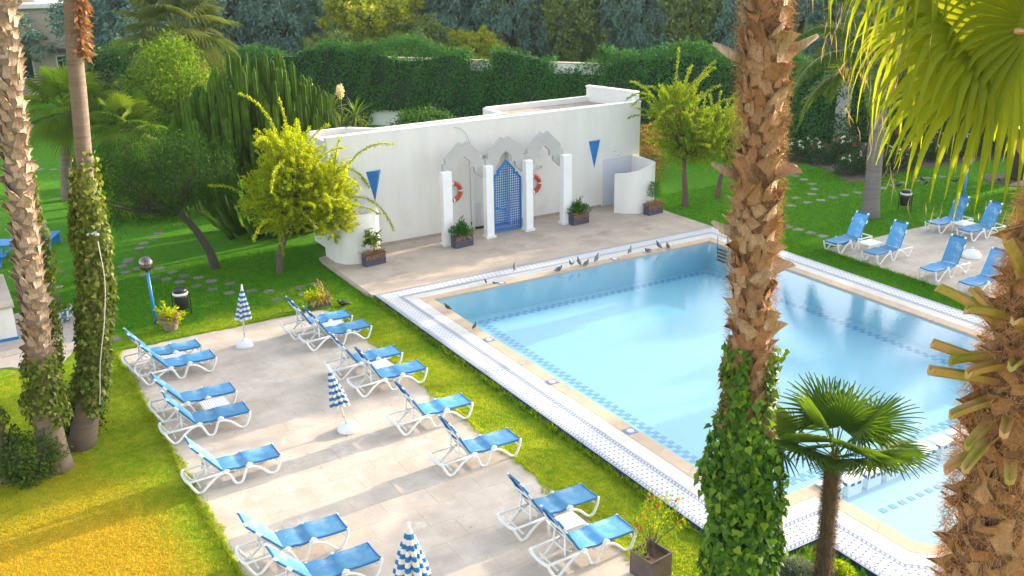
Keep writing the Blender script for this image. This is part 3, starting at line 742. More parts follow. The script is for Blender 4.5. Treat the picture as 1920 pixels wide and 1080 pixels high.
def prop_mesh(deg):
    a = R(deg); mb = MB(); px, pz = .54-.5*math.cos(a), .40+.5*math.sin(a)-.05
    for s in (-1, 1):
        mb.tube([(px, s*.17, pz), (px+.0-.02, s*.19, .40), (px-.05+.02, s*.22, .30)], [.02, .022, .016], 6)
        mb.tube([(px+.12, s*.20, .36), (px-.0, s*.19, .45)], .016, 6)
    mb.tube([(px-.015, -.2, .42), (px-.02, .2, .42)], .016, 6)
    return mb.mesh('back_prop', M_PLAST, True)
prop_me = {}
def lounger(x, y, rz, deg, label, group):
    t = thing('sun_lounger', label, 'sun lounger', (x, y, -.10), rz+rng.normal(0, .012), group); deg = deg+int(rng.randint(-2, 3))
    for s in (0, 1): obj('side_frame', side_me[s], t)
    obj('head_bar', head_me, t)
    for cx, cz in ((.02, .16), (.86, .30), (1.72, .30)): obj('cross_bar', cross_me, t).location = (cx, 0, cz)
    obj('seat', seat_me, t)
    b_ = obj('backrest', sling_me, t); b_.location = (.54, 0, .405)
    b_.rotation_euler = (Matrix.Rotation(R(180), 4, 'Z') @ Matrix.Rotation(-R(deg), 4, 'Y')).to_euler()
    obj('back_frame', bframe_me, b_); obj('hinge_strip', worn_me, b_)
    for s in (1, -1):
        c_ = obj('corner_cap', corner_me, b_); c_.location = (0, s*(LW-.055), 0); c_.scale = (1, s, 1)
        c_ = obj('side_clip', clip_me, b_); c_.location = (.56, s*(LW-.014), 0); c_.scale = (1, s, 1)
    if deg not in prop_me: prop_me[deg] = prop_mesh(deg)
    obj('back_prop', prop_me[deg], t)
    return t
GL, GR, GF = 'loungers in the left row of the near patio', 'loungers in the right row of the near patio', 'loungers on the far right patio'
W2 = .33
for x, y, rz, deg, lab in (                  # x, y = near head-end foot
    (3.72, 26.45, .02, 52, 'blue sling lounger farthest back in the left row, by the leafy clay pot'),
    (3.86, 25.45, .02, 50, 'second blue lounger from the back of the left row, beyond a slatted white table'),
    (3.72, 23.05, -.01, 50, 'third blue lounger from the back of the left row, paired with a white table'),
    (3.68, 21.75, -.01, 50, 'fourth blue lounger from the back of the left row, near side of the white table'),
    (3.60, 19.20, -.01, 50, 'lone blue lounger of the left row beside the dry lawn, level with the middle parasol'),
    (3.78, 15.72, .0, 46, 'blue lounger of the left row second nearest the camera, back reclined low'),
    (3.92, 14.42, .0, 46, 'blue lounger nearest the camera in the left row, cut by the lower edge')):
    lounger(x-.02, y+W2, rz, deg, lab, GL)
for x, y, rz, deg, lab in (
    (8.20, 26.35, .01, 57, 'blue lounger farthest back in the right row, in front of the dry planter'),
    (8.36, 25.28, .01, 57, 'second blue lounger from the back of the right row, beside a slatted white table'),
    (8.28, 22.98, .0, 57, 'third blue lounger from the back of the right row, beyond its white table'),
    (8.40, 21.68, .0, 57, 'fourth blue lounger from the back of the right row, near side of its white table'),
    (8.42, 19.22, .0, 57, 'lone blue lounger of the right row standing right of the middle parasol'),
    (8.45, 16.98, .0, 60, 'lone blue lounger in the open middle of the right row beside sunlit grass'),
    (8.50, 14.05, .0, 60, 'blue lounger of the right row second nearest the camera, left of the white table'),
    (8.42, 12.72, .0, 60, 'blue lounger nearest the camera in the right row, behind the flowering planter')):
    lounger(x, y+W2, rz, deg, lab, GR)
for x, y, rz, deg, lab in (                  # x, y = centre of the foot end
    (27.75, 23.75, math.pi+.06, 62, 'upright blue lounger at the near left corner of the far patio'),
    (27.88, 22.05, math.pi+.06, 66, 'blue lounger on the far patio with light showing through its mesh back'),
    (27.98, 19.80, math.pi+.05, 66, 'blue lounger alone on the far patio in front of a white parasol foot'),
    (32.95, 23.35, math.pi-.04, 66, 'blue lounger at the back of the far patio, left of the white table'),
    (33.10, 22.02, math.pi-.02, 66, 'blue lounger at the back of the far patio, right of the white table'),
    (27.82, 18.20, math.pi+.04, 64, 'blue lounger of the far patio half hidden by the shaggy palm')):
    lounger(x-1.78*math.cos(rz), y-1.78*math.sin(rz), rz, deg, lab, GF)

# ---- slatted side tables
def table_root(slats):
    t = thing('side_table', 'x', 'side table')
    mb = MB()
    for a, b_, c_, d in ((-.28, .28, -.22, -.20), (-.28, .28, .20, .22), (-.28, -.26, -.198, .198), (.26, .28, -.198, .198)): mb.box(a, b_, c_, d, .35, .375)
    mb.build('rim', M_PLAST, t)
    if slats:
        sm = MB(); sm.bbox(-.021, .021, -.2, .2, .352, .378, .004); sme = sm.mesh('table_slat', M_PLAST)
        for k in range(10): obj('slat', sme, t).location = (-.2275+.0505*k, 0, 0)
    else:
        mb = MB(); mb.bbox(-.262, .262, -.198, .198, .36, .385, .008); mb.build('tabletop', M_PLAST, t)
    lg = MB(); lg.tube([(0, 0, .35), (0, 0, 0)], [.03, .022], 8); lme = lg.mesh('table_leg', M_PLAST, True)
    for sx in (-1, 1):
        for sy in (-1, 1): obj('leg', lme, t).location = (sx*.24, sy*.18, 0)
    return t
GT = 'white side tables between loungers'
first = None
for x, y, rz, lab in ((4.70, 26.18, .02, 'slatted white side table between the two rearmost loungers of the left row'),
    (4.86, 22.70, .0, 'slatted white side table between the third and fourth loungers of the left row'),
    (9.30, 26.12, .0, 'slatted white side table between the two rearmost loungers of the right row'),
    (9.25, 22.66, .0, 'slatted white side table between the third and fourth loungers of the right row'),
    (9.28, 13.72, .0, 'slatted white side table between the two nearest loungers of the right row')):
    t = table_root(True) if first is None else copy_tree(first)
    first = first or t
    tag(t, lab, 'side table', GT); t.location = (x, y, -.10); t.rotation_euler.z = rz; t.scale = (1.12, 1.12, 1)
first = None
for x, y, lab in ((28.95, 22.98, 'plain white side table between two loungers at the left of the far patio'), (34.0, 22.72, 'plain white side table between the two loungers at the back of the far patio')):
    t = table_root(False) if first is None else copy_tree(first); first = first or t
    tag(t, lab, 'side table', GT); t.location = (x, y, -.10); t.scale = (1.25, 1.35, 1.05)

# ---------------------------------------------------------------- closed parasols
mt, nt, N, L, b = nodes_of('striped_canvas'); M_STRIPE = mt
tc = N.new('ShaderNodeTexCoord'); sx_ = N.new('ShaderNodeSeparateXYZ'); L.new(tc.outputs['UV'], sx_.inputs[0])
q = N.new('ShaderNodeMath'); q.operation = 'MULTIPLY'; q.inputs[1].default_value = 6.5; L.new(sx_.outputs['Y'], q.inputs[0])
q2 = N.new('ShaderNodeMath'); q2.operation = 'FRACT'; L.new(q.outputs[0], q2.inputs[0])
r_ = ramp(N, L, q2.outputs[0], [(0, (.66, .60, .52)), (.5, (.012, .13, .36))]); r_.color_ramp.interpolation = 'CONSTANT'
L.new(r_.outputs[0], b.inputs['Base Color']); b.inputs['Roughness'].default_value = .85
M_POLE = mat('white_pole_paint', (.74, .72, .68), (.66, .63, .58), 6, .45, c3=(.30, .16, .09), s3=9, f3=.68)
def canopy_mesh(seed, top, bot, rmax):
    r = np.random.RandomState(seed); mb = MB(); nl = 9; K = nl*6; rows = 30; v = []; uv = []
    ph = r.uniform(.7, 1.25, nl); hang = r.uniform(-.05, .05, nl)
    for i in range(rows+1):
        s = i/rows
        for j in range(K):
            a = 2*math.pi*j/K; l = int(j/6); t = (j % 6)/6
            fold = (abs(math.sin(math.pi*t)))**.6
            amp = .42*min(1, s*2.2)
            wob = 1+.05*math.sin(7*s+l*2)
            rr = (.022+(rmax-.022)*s**.85)*(1-amp+amp*fold*ph[l])*wob
            z = top+(bot+hang[l]*.9*(fold)-top)*s
            tw = .5*s*.5
            v.append((rr*math.cos(a+tw), rr*math.sin(a+tw), z)); uv.append((j/K, s))
    f = [(i*K+j, i*K+(j+1) % K, (i+1)*K+(j+1) % K, (i+1)*K+j) for i in range(rows) for j in range(K)]
    mb.add(v, f); me = mb.mesh('canopy', M_STRIPE, True)
    u = me.uv_layers.new(name='UVMap')
    for lp in me.loops: u.data[lp.index].uv = uv[lp.vertex_index]
    return me
for k, (x, y, top, bot, rm, tilt, lab) in enumerate(((6.79, 26.78, 1.80, .86, .26, (0, .06), 'closed blue and white striped parasol farthest back on the near patio'),
    (7.37, 20.25, 1.72, .74, .26, (-.03, -.20), 'closed blue and white striped parasol leaning in the middle of the near patio'),
    (5.84, 13.40, 1.66, .45, .42, (.02, -.02), 'closed blue and white striped parasol nearest the camera, fuller in its folds'))):
    t = thing('parasol', lab, 'parasol', (x, y, -.10), 0, 'closed striped parasols')
    mb = MB(); mb.lathe([(.0, .0), (.255, .0), (.265, .03), (.255, .09), (.215, .145), (.13, .18), (.05, .195), (.035, .25), (.03, .26)], 28); mb.build('base', M_COLW, t, True)
    mb = MB(); mb.tube([(0, 0, .18), (0, 0, top)], .019, 10); p = mb.build('pole', M_POLE, t, True)
    p.rotation_euler = (tilt[0], tilt[1], 0)
    obj('canopy', canopy_mesh(k+2, top-.02, bot, rm), p)
    mb = MB(); mb.lathe([(.0, 0), (.022, .0), (.032, .03), (.028, .06), (.02, .075), (.028, .095), (.018, .12), (.0, .125)], 12, (0, 0, top-.03)); mb.build('finial', M_COLW, p, True)
    if k < 2:
        mb = MB(); mb.lathe([(.021, 0), (.024, .01), (.024, .03), (.021, .04)], 10, (0, 0, .36)); mb.build('collar', M_RUST, p)
t = thing('parasol_stand', 'bare white parasol stand behind a lounger on the far patio', 'parasol stand', (31.55, 20.6, -.10))
mb = MB(); mb.lathe([(.0, 0), (.33, 0), (.34, .04), (.32, .13), (.24, .22), (.1, .27), (.04, .28)], 28); mb.build('base', M_COLW, t, True)
mb = MB(); mb.lathe([(.036, .281), (.036, .36), (.03, .37)], 12); mb.build('socket', M_PLAST, t)

# ---------------------------------------------------------------- lamps, bins
for x, y, h, gm, lab in ((5.0, 30.12, 1.85, M_GLOBE, 'garden lamp with dark smoked globe on a leaning blue post'), (37.0, 24.9, 2.05, M_GLOBEW, 'garden lamp with pale globe on a blue post behind the far patio')):
    t = thing('garden_lamp', lab, 'lamp', (x, y, LZ), 0, 'globe lamps on blue posts'); t.rotation_euler = (0, -.02, 0)
    mb = MB(); mb.tube([(0, 0, 0), (0, 0, h-.12)], .045, 14); mb.build('post', M_BLUEM, t, True)
    mb = MB(); mb.lathe([(.06, 0), (.06, .05), (.046, .07)], 14, (0, 0, h-.14)); mb.lathe([(.075, 0), (.075, .02), (.046, .03)], 14); mb.build('collar', M_BLACK, t)
    mb = MB(); prof = [(.23*math.sin(a), .23-.23*math.cos(a)) for a in np.linspace(.24, math.pi, 20)]; mb.lathe(prof, 30, (0, 0, h-.10)); mb.build('globe', gm, t, True)
def bin_root():
    t = thing('litter_bin', 'x', 'litter bin')
    mb = MB(); mb.lathe([(.0, .24), (.21, .24), (.225, .27), (.235, .62), (.24, .74)], 24); mb.build('drum', M_BLACK, t, True)
    mb = MB(); mb.lathe([(.248, .755), (.252, .72), (.246, .70), (.256, .74), (.25, .775), (.236, .775)], 24); mb.build('bag_rim', M_PLAST, t, True)
    mb = MB(); mb.lathe([(.0, .78), (.20, .78), (.225, .79), (.215, .87), (.17, .90), (.0, .915)], 20); mb.build('lid', M_BLACK, t, True)
    for s in (-1, 1):
        mb = MB(); mb.tube([(s*.285, 0, 0), (s*.285, 0, .74)], .018, 8); mb.tube([(s*.285, 0, .70), (s*.235, 0, .70)], .012, 6); mb.build('post', M_BLACK, t)
    mb = MB(); mb.tube([(-.285, 0, .23), (.285, 0, .23)], .014, 6); mb.build('rail', M_BLACK, t)
    return t
b1 = bin_root(); tag(b1, 'black litter bin with a white bag rim on the lawn beside the blue lamp post', 'litter bin', 'black litter bins'); b1.location = (5.9, 30.45, LZ); b1.rotation_euler.z = -.35; b1.scale = (.95, .95, 1.0)
b2 = copy_tree(b1, label='black litter bin on the lawn behind the far right loungers', group='black litter bins'); b2.location = (34.95, 26.2, LZ); b2.rotation_euler.z = -.6

# ---------------------------------------------------------------- planters
def planter_box(name, lab, x, y, sx, sy, h, rz, material, z=-.001):
    t = thing(name, lab, 'planter', (x, y, z), rz)
    w_ = .022; mb = MB()
    mb.box(-sx, sx, -sy, -sy+w_, 0, h); mb.box(-sx, sx, sy-w_, sy, 0, h); mb.box(-sx, -sx+w_, -sy+w_, sy-w_, 0, h); mb.box(sx-w_, sx, -sy+w_, sy-w_, 0, h); mb.box(-sx+w_, sx-w_, -sy+w_, sy-w_, 0, .03)
    mb.build('box', material, t)
    mb = MB(); e = .012
    for a, b_, c, d in ((-sx-e, sx+e, -sy-e, -sy+w_), (-sx-e, sx+e, sy-w_, sy+e), (-sx-e, -sx+w_, -sy+w_, sy-w_), (sx-w_, sx+e, -sy+w_, sy-w_)): mb.box(a, b_, c, d, h+.001, h+.02)
    mb.build('rim', material, t)
    mb = MB(); mb.prism([(-sx+w_, -sy+w_), (sx-w_, -sy+w_), (sx-w_, sy-w_), (-sx+w_, sy-w_)], .05, h-.05); mb.build('soil', M_SOIL, t)
    return t
def shoots(n_sh, c, spread, up_, length, gravity, per, seed, taper=True):
    """points and directions along n_sh curved shoots"""
    r = np.random.RandomState(seed); P, D = [], []
    for _ in range(n_sh):
        p = np.array(c)+r.normal(size=3)*np.array(spread); d = unit(r.normal(size=3)*np.array((1, 1, .5))+np.array((0, 0, up_)))
        ln = length*r.uniform(.6, 1.2); st = ln/per
        for k in range(per):
            p = p+d*st; d = unit(d+np.array((0, 0, -gravity*st))); P.append(p.copy()); D.append(d.copy())
    return np.array(P), np.array(D)
def spray(P, D, per, r, jit, out=.7):
    P = np.repeat(P, per, 0); D = np.repeat(D, per, 0); d = unit(D*.6+unit(r.normal(size=P.shape))*out)
    return P+r.normal(size=P.shape)*jit, d, unit(r.normal(size=P.shape))
def dry_tuft(t, sx, sy, h, seed, n_=260, hangy=1.0):
    r = np.random.RandomState(seed)
    P = np.stack([r.uniform(-sx, sx, n_), r.uniform(-sy, sy, n_), np.full(n_, h-.04)], 1)
    d = unit(np.stack([r.normal(0, .8, n_), r.normal(-.25*hangy, .7, n_), r.uniform(.1, 1.1, n_)], 1))
    me = cloud_mesh('dry_stem', T_DIAMOND, P, d, rdir(n_), r.uniform(.12, .34, n_), .022, M_DRY)
    P2 = np.stack([r.uniform(-sx, sx, n_//2), np.full(n_//2, -sy-.015), np.full(n_//2, h+.02)], 1)
    d2 = unit(np.stack([r.normal(0, .35, n_//2), r.normal(-.25, .12, n_//2), r.uniform(-1, -.3, n_//2)], 1))
    me2 = cloud_mesh('hanging_stem', T_DIAMOND, P2, d2, rdir(n_//2), r.uniform(.08, .3, n_//2), .02, M_DRY)
    tag(obj('dry_growth', me, t), kind='stuff'); tag(obj('hanging_growth', me2, t), kind='stuff')
def leafy(name, t, P, D, per, L_, W_, material, seed, jit=.02, out=.8):
    r = np.random.RandomState(seed); p, d, n_ = spray(P, D, per, r, jit, out)
    return tag(obj(name, cloud_mesh(name, T_DIAMOND, p, d, n_, L_*r.uniform(.7, 1.2, len(p)), W_, material), t), kind='stuff')
def stems(t, lines, r_, material, name='stem'):
    mb = MB()
    for l_ in lines: mb.tube(l_, [r_*(1-.6*i/(len(l_)-1)) for i in range(len(l_))], 6)
    return mb.build(name, material, t)
PH = .42
p1 = planter_box('planter', 'slate planter with dry trailing stems and one spindly plant by the left shower wall', 12.95, 31.55, .40, .17, PH, .12, M_PLANT)
dry_tuft(p1, .36, .14, PH, 1, 420)
stems(p1, [[(0, 0, .38), (.02, 0, .8), (-.03, 0, 1.25)], [(.03, 0, .38), (.08, .02, .8), (.1, .02, 1.05)]], .014, M_BARK)
P, D = shoots(20, (-.04, 0, .95), (.02, .02, .18), .1, .26, 2, 5, 3); leafy('foliage', p1, P, D, 3, .16, .06, M_BROAD, 3, .01)
p2 = planter_box('planter', 'slate planter with a round dark shrub at the foot of the leftmost column', 16.65, 31.72, .40, .17, PH, .10, M_PLANT)
P, D = shoots(60, (-.05, .0, .55), (.05, .05, .05), .9, .38, .5, 8, 5); leafy('foliage', p2, P, D, 4, .09, .045, M_HEDGE, 5, .03)
P, D = shoots(12, (.25, .0, .42), (.06, .05, .02), .8, .35, 1, 6, 6); leafy('side_growth', p2, P, D, 3, .08, .03, M_YEL2, 6, .02); dry_tuft(p2, .36, .14, PH, 7, 130)
p3 = planter_box('planter', 'slate planter with a dark shrub and dry stems right of the blue gate', 22.1, 31.85, .40, .17, PH, .08, M_PLANT)
P, D = shoots(50, (-.02, .02, .55), (.06, .05, .05), .9, .40, .5, 8, 8); leafy('foliage', p3, P, D, 4, .09, .045, M_HEDGE, 8, .03); dry_tuft(p3, .36, .14, PH, 9, 380)
p4 = planter_box('planter', 'slate planter with a small whorled conifer by the right shower wall', 25.55, 31.35, .40, .17, PH, .08, M_PLANT)
stems(p4, [[(.05, 0, .38), (.05, 0, 1.35)]], .016, M_BARK); P = []; D = []
for lv in range(6):
    for k in range(9):
        a = k*.7+lv; q_ = np.array((.05, 0, .72+lv*.11)); dd = np.array((math.cos(a), math.sin(a), .25))
        for s in range(1, 5): P.append(q_+dd*s*(.075-.006*lv)); D.append(dd)
leafy('foliage', p4, np.array(P), np.array(D), 4, .07, .03, M_HEDGE, 10, .01); dry_tuft(p4, .36, .14, PH, 11, 420)
p5 = planter_box('planter', 'slate planter of dead brown growth on the lawn behind the rearmost right row lounger', 9.82, 28.75, .30, .20, .34, .1, M_PLANT, LZ)
dry_tuft(p5, .27, .17, .34, 12, 420); P, D = shoots(26, (-.12, -.02, .34), (.1, .06, .02), .9, .42, 2.2, 7, 13); leafy('foliage', p5, P, D, 3, .14, .03, M_YEL, 13, .03)
stems(p5, [[(.12, .02, .3), (.10, .05, .62), (.02, .06, .95)], [(.14, .0, .3), (.16, .03, .7), (.10, .03, .86)], [(.2, -.05, .3), (.26, -.1, .5)]], .045, M_DRY, 'dead_stump')
p6 = planter_box('planter', 'square brown planter with an airy red flowered shrub beside the nearest right row lounger', 9.95, 11.93, .27, .27, .50, .12, M_PLANTB, -.13)
ln = []
r6 = np.random.RandomState(61)
for k in range(13):
    a = r6.uniform(0, 6.28); q_ = r6.uniform(.15, .62); ln.append([(r6.normal(0, .05), r6.normal(0, .05), .42), (.3*q_*math.cos(a), .3*q_*math.sin(a), .8), (q_*math.cos(a), q_*math.sin(a), r6.uniform(1.1, 1.6))])
ln.append([(-.08, -.05, .42), (-.32, -.1, .62), (-.42, -.12, .78)])
stems(p6, ln, .014, M_BARK); P = []; D = []
for l_ in ln:
    for s in np.linspace(.5, 1.25, 16): P.append(np.array(l_[1])*(1-s)+np.array(l_[2])*s); D.append(unit(np.array(l_[2])-np.array(l_[1])))
leafy('foliage', p6, np.array(P), np.array(D), 5, .11, .016, M_YEL2, 14, .05, .9)
pf = np.array([np.array(l_[2])*1.05 for l_ in ln[:9]]); pf = np.repeat(pf, 7, 0)+r6.normal(0, .025, (63, 3))
tag(obj('blossom', cloud_mesh('blossom', T_DIAMOND, pf, rdir(63), rdir(63), .05, .04, M_PETALR), p6), kind='stuff')
p7 = thing('clay_pot', 'grey clay pot with half withered leafy plant at the foot of the blue lamp post', 'plant pot', (5.28, 29.35, LZ))
mb = MB(); mb.lathe([(.0, 0), (.17, 0), (.20, .05), (.25, .30), (.275, .33), (.275, .37), (.24, .37), (.235, .33), (.0, .32)], 24); mb.build('pot', M_TERRA, p7, True)
P, D = shoots(20, (0, 0, .34), (.10, .10, .01), .9, .42, 1.2, 6, 15); leafy('foliage', p7, P, D, 3, .16, .07, M_YEL, 15, .03); r7 = np.random.RandomState(7)
tag(obj('withered_growth', cloud_mesh('withered_growth', T_DIAMOND, np.stack([r7.normal(0, .16, 240), r7.normal(0, .16, 240), r7.uniform(.3, .55, 240)], 1), rdir(240), rdir(240), .13, .05, M_DRY), p7), kind='stuff')
p8 = thing('glazed_pot', 'blue and white glazed pot with a strappy plant on paving by the left palms', 'plant pot', (2.55, 31.9, LZ+.036))
mb = MB(); mb.lathe([(.0, 0), (.20, 0), (.23, .04), (.34, .20), (.36, .34), (.32, .44), (.34, .47), (.31, .47), (.29, .42), (.0, .40)], 26); mb.build('pot', M_CERAM, p8, True)
stems(p8, [[(0, 0, .4), (-.06, 0, .8), (-.04, 0, 1.25)], [(.02, 0, .4), (.04, .02, .9)]], .035, M_BARK)
n_ = 64; a = r7.uniform(0, 6.28, n_); e = r7.uniform(-.1, 1.2, n_)
d = np.stack([np.cos(a)*np.cos(e), np.sin(a)*np.cos(e), np.sin(e)], 1); tp = np.array((-.04, 0, 1.22))
lp = [cloud_mesh('strap_leaf', T_DIAMOND, tp+d[k:k+1]*.02, d[k:k+1], unit(np.cross(d[k:k+1], np.cross((0, 0, 1), d[k:k+1]))), .85, .05, M_BROAD) for k in range(n_)]
for me in lp[:40]: obj('strap_leaf', me, p8)
P, D = shoots(24, (0, 0, .42), (.14, .14, .01), .7, .28, 2, 5, 17); leafy('low_growth', p8, P, D, 4, .07, .045, M_BROAD, 17, .03)

# ---------------------------------------------------------------- palms
def fan_verts(hub, a, nrm, Rr, nseg, spread, split, droop, fold, grav, r, rings=9, tipw=.08):
    """pleated palmate blade in world space; returns verts and quads"""
    a = np.array(a, float); a /= np.linalg.norm(a); nrm = np.array(nrm, float); nrm -= a*nrm.dot(a); nrm /= np.linalg.norm(nrm); b_ = np.cross(nrm, a)
    V = []; F = []
    for i in range(nseg):
        th = -spread/2+spread*(i+.5)/nseg; dth = spread/nseg/2
        ln = Rr*(.74+.26*math.cos(th*.62))*r.uniform(.93, 1.05); base = len(V); tw = r.normal(0, .03); hang = droop*r.uniform(.6, 1.5)
        for k in range(rings+1):
            s = .02+.98*k/rings; rr_ = ln*s; t_ = th+tw*max(0, s-split)
            dirr = a*math.cos(t_)+b_*math.sin(t_)
            side = b_*math.cos(t_)-a*math.sin(t_)
            if s < split: hw = rr_*math.tan(dth)*1.0
            else: hw = ln*split*math.tan(dth)*(1-((s-split)/(1-split))**1.15*(1-tipw))
            e = max(0, s-split)/(1-split)
            c = np.array(hub)+dirr*rr_ - nrm*(.10*rr_*abs(math.sin(th))**2) 
            c[2] -= grav*rr_*rr_/Rr*.35
            if hang > 0 and e > 0:
                c = c-dirr*(hang*ln*.30*e*e); c[2] -= hang*ln*.55*e**1.8
            f_ = fold*hw
            V += [c-side*hw-nrm*f_*(-1), c-nrm*f_, c+side*hw-nrm*f_*(-1)]
        for k in range(rings):
            o = base+k*3; F += [(o, o+1, o+4, o+3), (o+1, o+2, o+5, o+4)]
    return V, F
def frond(name, crown, az, el, plen, Rr, material, parent, org, r, nseg=34, spread=4.6, split=.55, droop=.25, fold=.5, grav=.6, pr=.02, bend=.5, pmat=None, roll=0, tipw=.10):
    d = np.array((math.cos(az)*math.cos(el), math.sin(az)*math.cos(el), math.sin(el)))
    pts = [np.array(crown)+d*.05]; dd = d.copy()
    for k in range(6):
        dd = unit(dd+np.array((0, 0, -bend*.10))); pts.append(pts[-1]+dd*plen/6)
    hz = np.array((math.cos(az), math.sin(az), 0)); nn = np.cross(dd, np.cross((0, 0, 1.0), dd))
    if np.linalg.norm(nn) < 1e-3: nn = -hz
    nn = unit(nn); sd_ = np.cross(nn, dd); nn = nn*math.cos(roll)+sd_*math.sin(roll)
    a = unit(dd+np.array((0, 0, -bend*.25)))
    V, F = fan_verts(pts[-1], a, nn, Rr, nseg, spread, split, droop, fold, grav, r, 9, tipw)
    mb = MB(); mb.add(V, F, 0)
    mb.tube(pts, [pr*1.4-pr*.7*i/6 for i in range(7)], 5, 1)
    return mb.build(name, [material, pmat or material], parent, origin=org)
# overlapping leaf bases ("boots"): a few shapes shared by every palm
def boot_mesh(w, l, out, curl, seed, material, notch=.0):
    r = np.random.RandomState(seed); mb = MB(); nr, nc = 6, 5; v = []
    for side in (0, 1):
        for i in range(nr):
            t = i/(nr-1); hw = w*(1-.38*t)*(1+.07*r.normal()); zc = l*t; xo = out*t**1.7
            for j in range(nc):
                q_ = -1+2*j/(nc-1)
                x = xo+.16*w*(1-q_*q_)*(1-.3*t)+(0 if side else -.030*(1-.4*t)); x += curl*t*t*q_*.3
                z = zc-(notch*l*(1-abs(q_)) if i == nr-1 else 0)+(r.normal()*.02*l if i == nr-1 else 0)
                v.append((x, hw*q_, z))
    o = nr*nc; f = []
    for i in range(nr-1):
        for j in range(nc-1):
            q_ = (i*nc+j, i*nc+j+1, (i+1)*nc+j+1, (i+1)*nc+j); f += [tuple(o+k for k in q_), q_[::-1]]
    for j in range(nc-1): a = (nr-1)*nc+j; f.append((a, a+1, o+a+1, o+a))
    for i in range(nr-1):
        a, b_ = i*nc, (i+1)*nc; f.append((a, b_, o+b_, o+a)); a, b_ = i*nc+nc-1, (i+1)*nc+nc-1; f.append((b_, a, o+a, o+b_))
    mb.add(v, f); return mb.mesh('leaf_base', material, True)
def trunk_path(base, pts):
    """pts: (z, dx) with dx along the camera's right hand side"""
    return [(base[0]+dx*.86, base[1]-dx*.51, z) for z, dx in pts]
def at_path(path, z):
    zs = [p[2] for p in path]
    return np.array((np.interp(z, zs, [p[0] for p in path]), np.interp(z, zs, [p[1] for p in path]), z))
def boots(parent, org, path, z0, z1, radius, count, meshes, seed, size=1.0, tilt=.25, wild=.1, limit=300, name='leaf_base'):
    r = np.random.RandomState(seed); ga = 2.39996; rest = None
    for k in range(count):
        z = z0+(z1-z0)*(k+.5)/count; p = at_path(path, z); az = k*ga+r.normal(0, .12)
        rad = radius(z) if callable(radius) else radius
        me = meshes[r.randint(len(meshes))]; s_ = size*r.uniform(.8, 1.2)
        o = obj(name, me, parent)
        M = Matrix.Translation(Vector(p)-Vector(org)) @ Matrix.Rotation(az, 4, 'Z') @ Matrix.Translation((rad, 0, 0)) @ Matrix.Rotation(r.normal(tilt*.3, tilt*.5), 4, 'Y') @ Matrix.Rotation(r.normal(0, .28+wild), 4, 'X')
        o.matrix_local = M @ Matrix.Diagonal((s_, s_*r.uniform(.85, 1.15), s_*r.uniform(.8, 1.2), 1))
def fibres(parent, org, path, z0, z1, radius, count, seed, ln=.28, material=None, w=.006, name='fibre'):
    r = np.random.RandomState(seed); z = r.uniform(z0, z1, count); az = r.uniform(0, 6.283, count)
    C = np.stack([at_path(path, q_) for q_ in z])-np.array(org); rad = np.array([radius(q_) if callable(radius) else radius for q_ in z])*r.uniform(.98, 1.25, count)
    o_ = np.stack([np.cos(az), np.sin(az), np.zeros(count)], 1); P = C+o_*rad[:, None]
    d = unit(o_*r.uniform(.0, .9, count)[:, None]+r.normal(size=(count, 3))*.8+np.array((0, 0, -.3)))
    return tag(obj(name, cloud_mesh(name, T_GRASS, P, d, rdir(count), ln*r.uniform(.4, 1.3, count), w, material or M_FIBRE), parent), kind='stuff')
def ivy(name, lab, path, z0, z1, radius, count, seed, size, mats=M_IVY, singles=0, cover=None, cat='ivy', smat=None):
    r = np.random.RandomState(seed); b0_ = at_path(path, max(z0, 0)); t = thing(name, lab, cat, (b0_[0], b0_[1], LZ)); org = t.location
    z = z0+(z1-z0)*r.uniform(0, 1, count*2); az = r.uniform(-math.pi, math.pi, count*2)
    if cover is not None: k_ = np.array([r.uniform() < cover(q_, a) for q_, a in zip(z, az)]); z, az = z[k_][:count], az[k_][:count]
    else: z, az = z[:count], az[:count]
    n_ = len(z); C = np.stack([at_path(path, q_) for q_ in z])-np.array(org)
    rad = np.array([radius(q_) for q_ in z])*(1+.12*np.sin(az*3+z*2.1)+.10*np.sin(az*2-z*3.3)+.06*np.sin(z*7+az))+r.uniform(-.03, .09, n_)
    o_ = np.stack([np.cos(az), np.sin(az), np.zeros(n_)], 1); P = C+o_*rad[:, None]
    nrm = unit(o_+r.normal(size=(n_, 3))*.38+np.array((0, 0, .25))); d = unit(np.array((0, 0, -1.0))+r.normal(size=(n_, 3))*.45+o_*.25)
    sz = size*r.uniform(.6, 1.25, n_)
    front = (o_[:, 0]*(-b0_[0])+o_[:, 1]*(-b0_[1])) > 0
    order = np.argsort(-(sz*front)); big = order[:singles]; small = order[singles:]
    tag(obj('ivy_mass', cloud_mesh('ivy_mass', T_IVY, P[small], d[small], nrm[small], sz[small], sz[small]*.95, mats, T_IVY_F), t), kind='stuff')
    if singles:
        lm = cloud_mesh('ivy_leaf', T_IVY, np.zeros((1, 3)), np.array([[1., 0, 0]]), np.array([[0, 0, 1.]]), 1.0, .95, smat or M_IVYB, T_IVY_F)
        D_, S_, N_ = frames(d[big], nrm[big])
        for k, i in enumerate(big):
            M = Matrix((tuple(D_[k]), tuple(S_[k]), tuple(N_[k]))).transposed().to_4x4(); M.translation = Vector(P[i]+o_[i]*.05)
            o = obj('ivy_leaf', lm, t); o.matrix_local = M @ Matrix.Scale(float(sz[i])*1.12, 4)
    return t
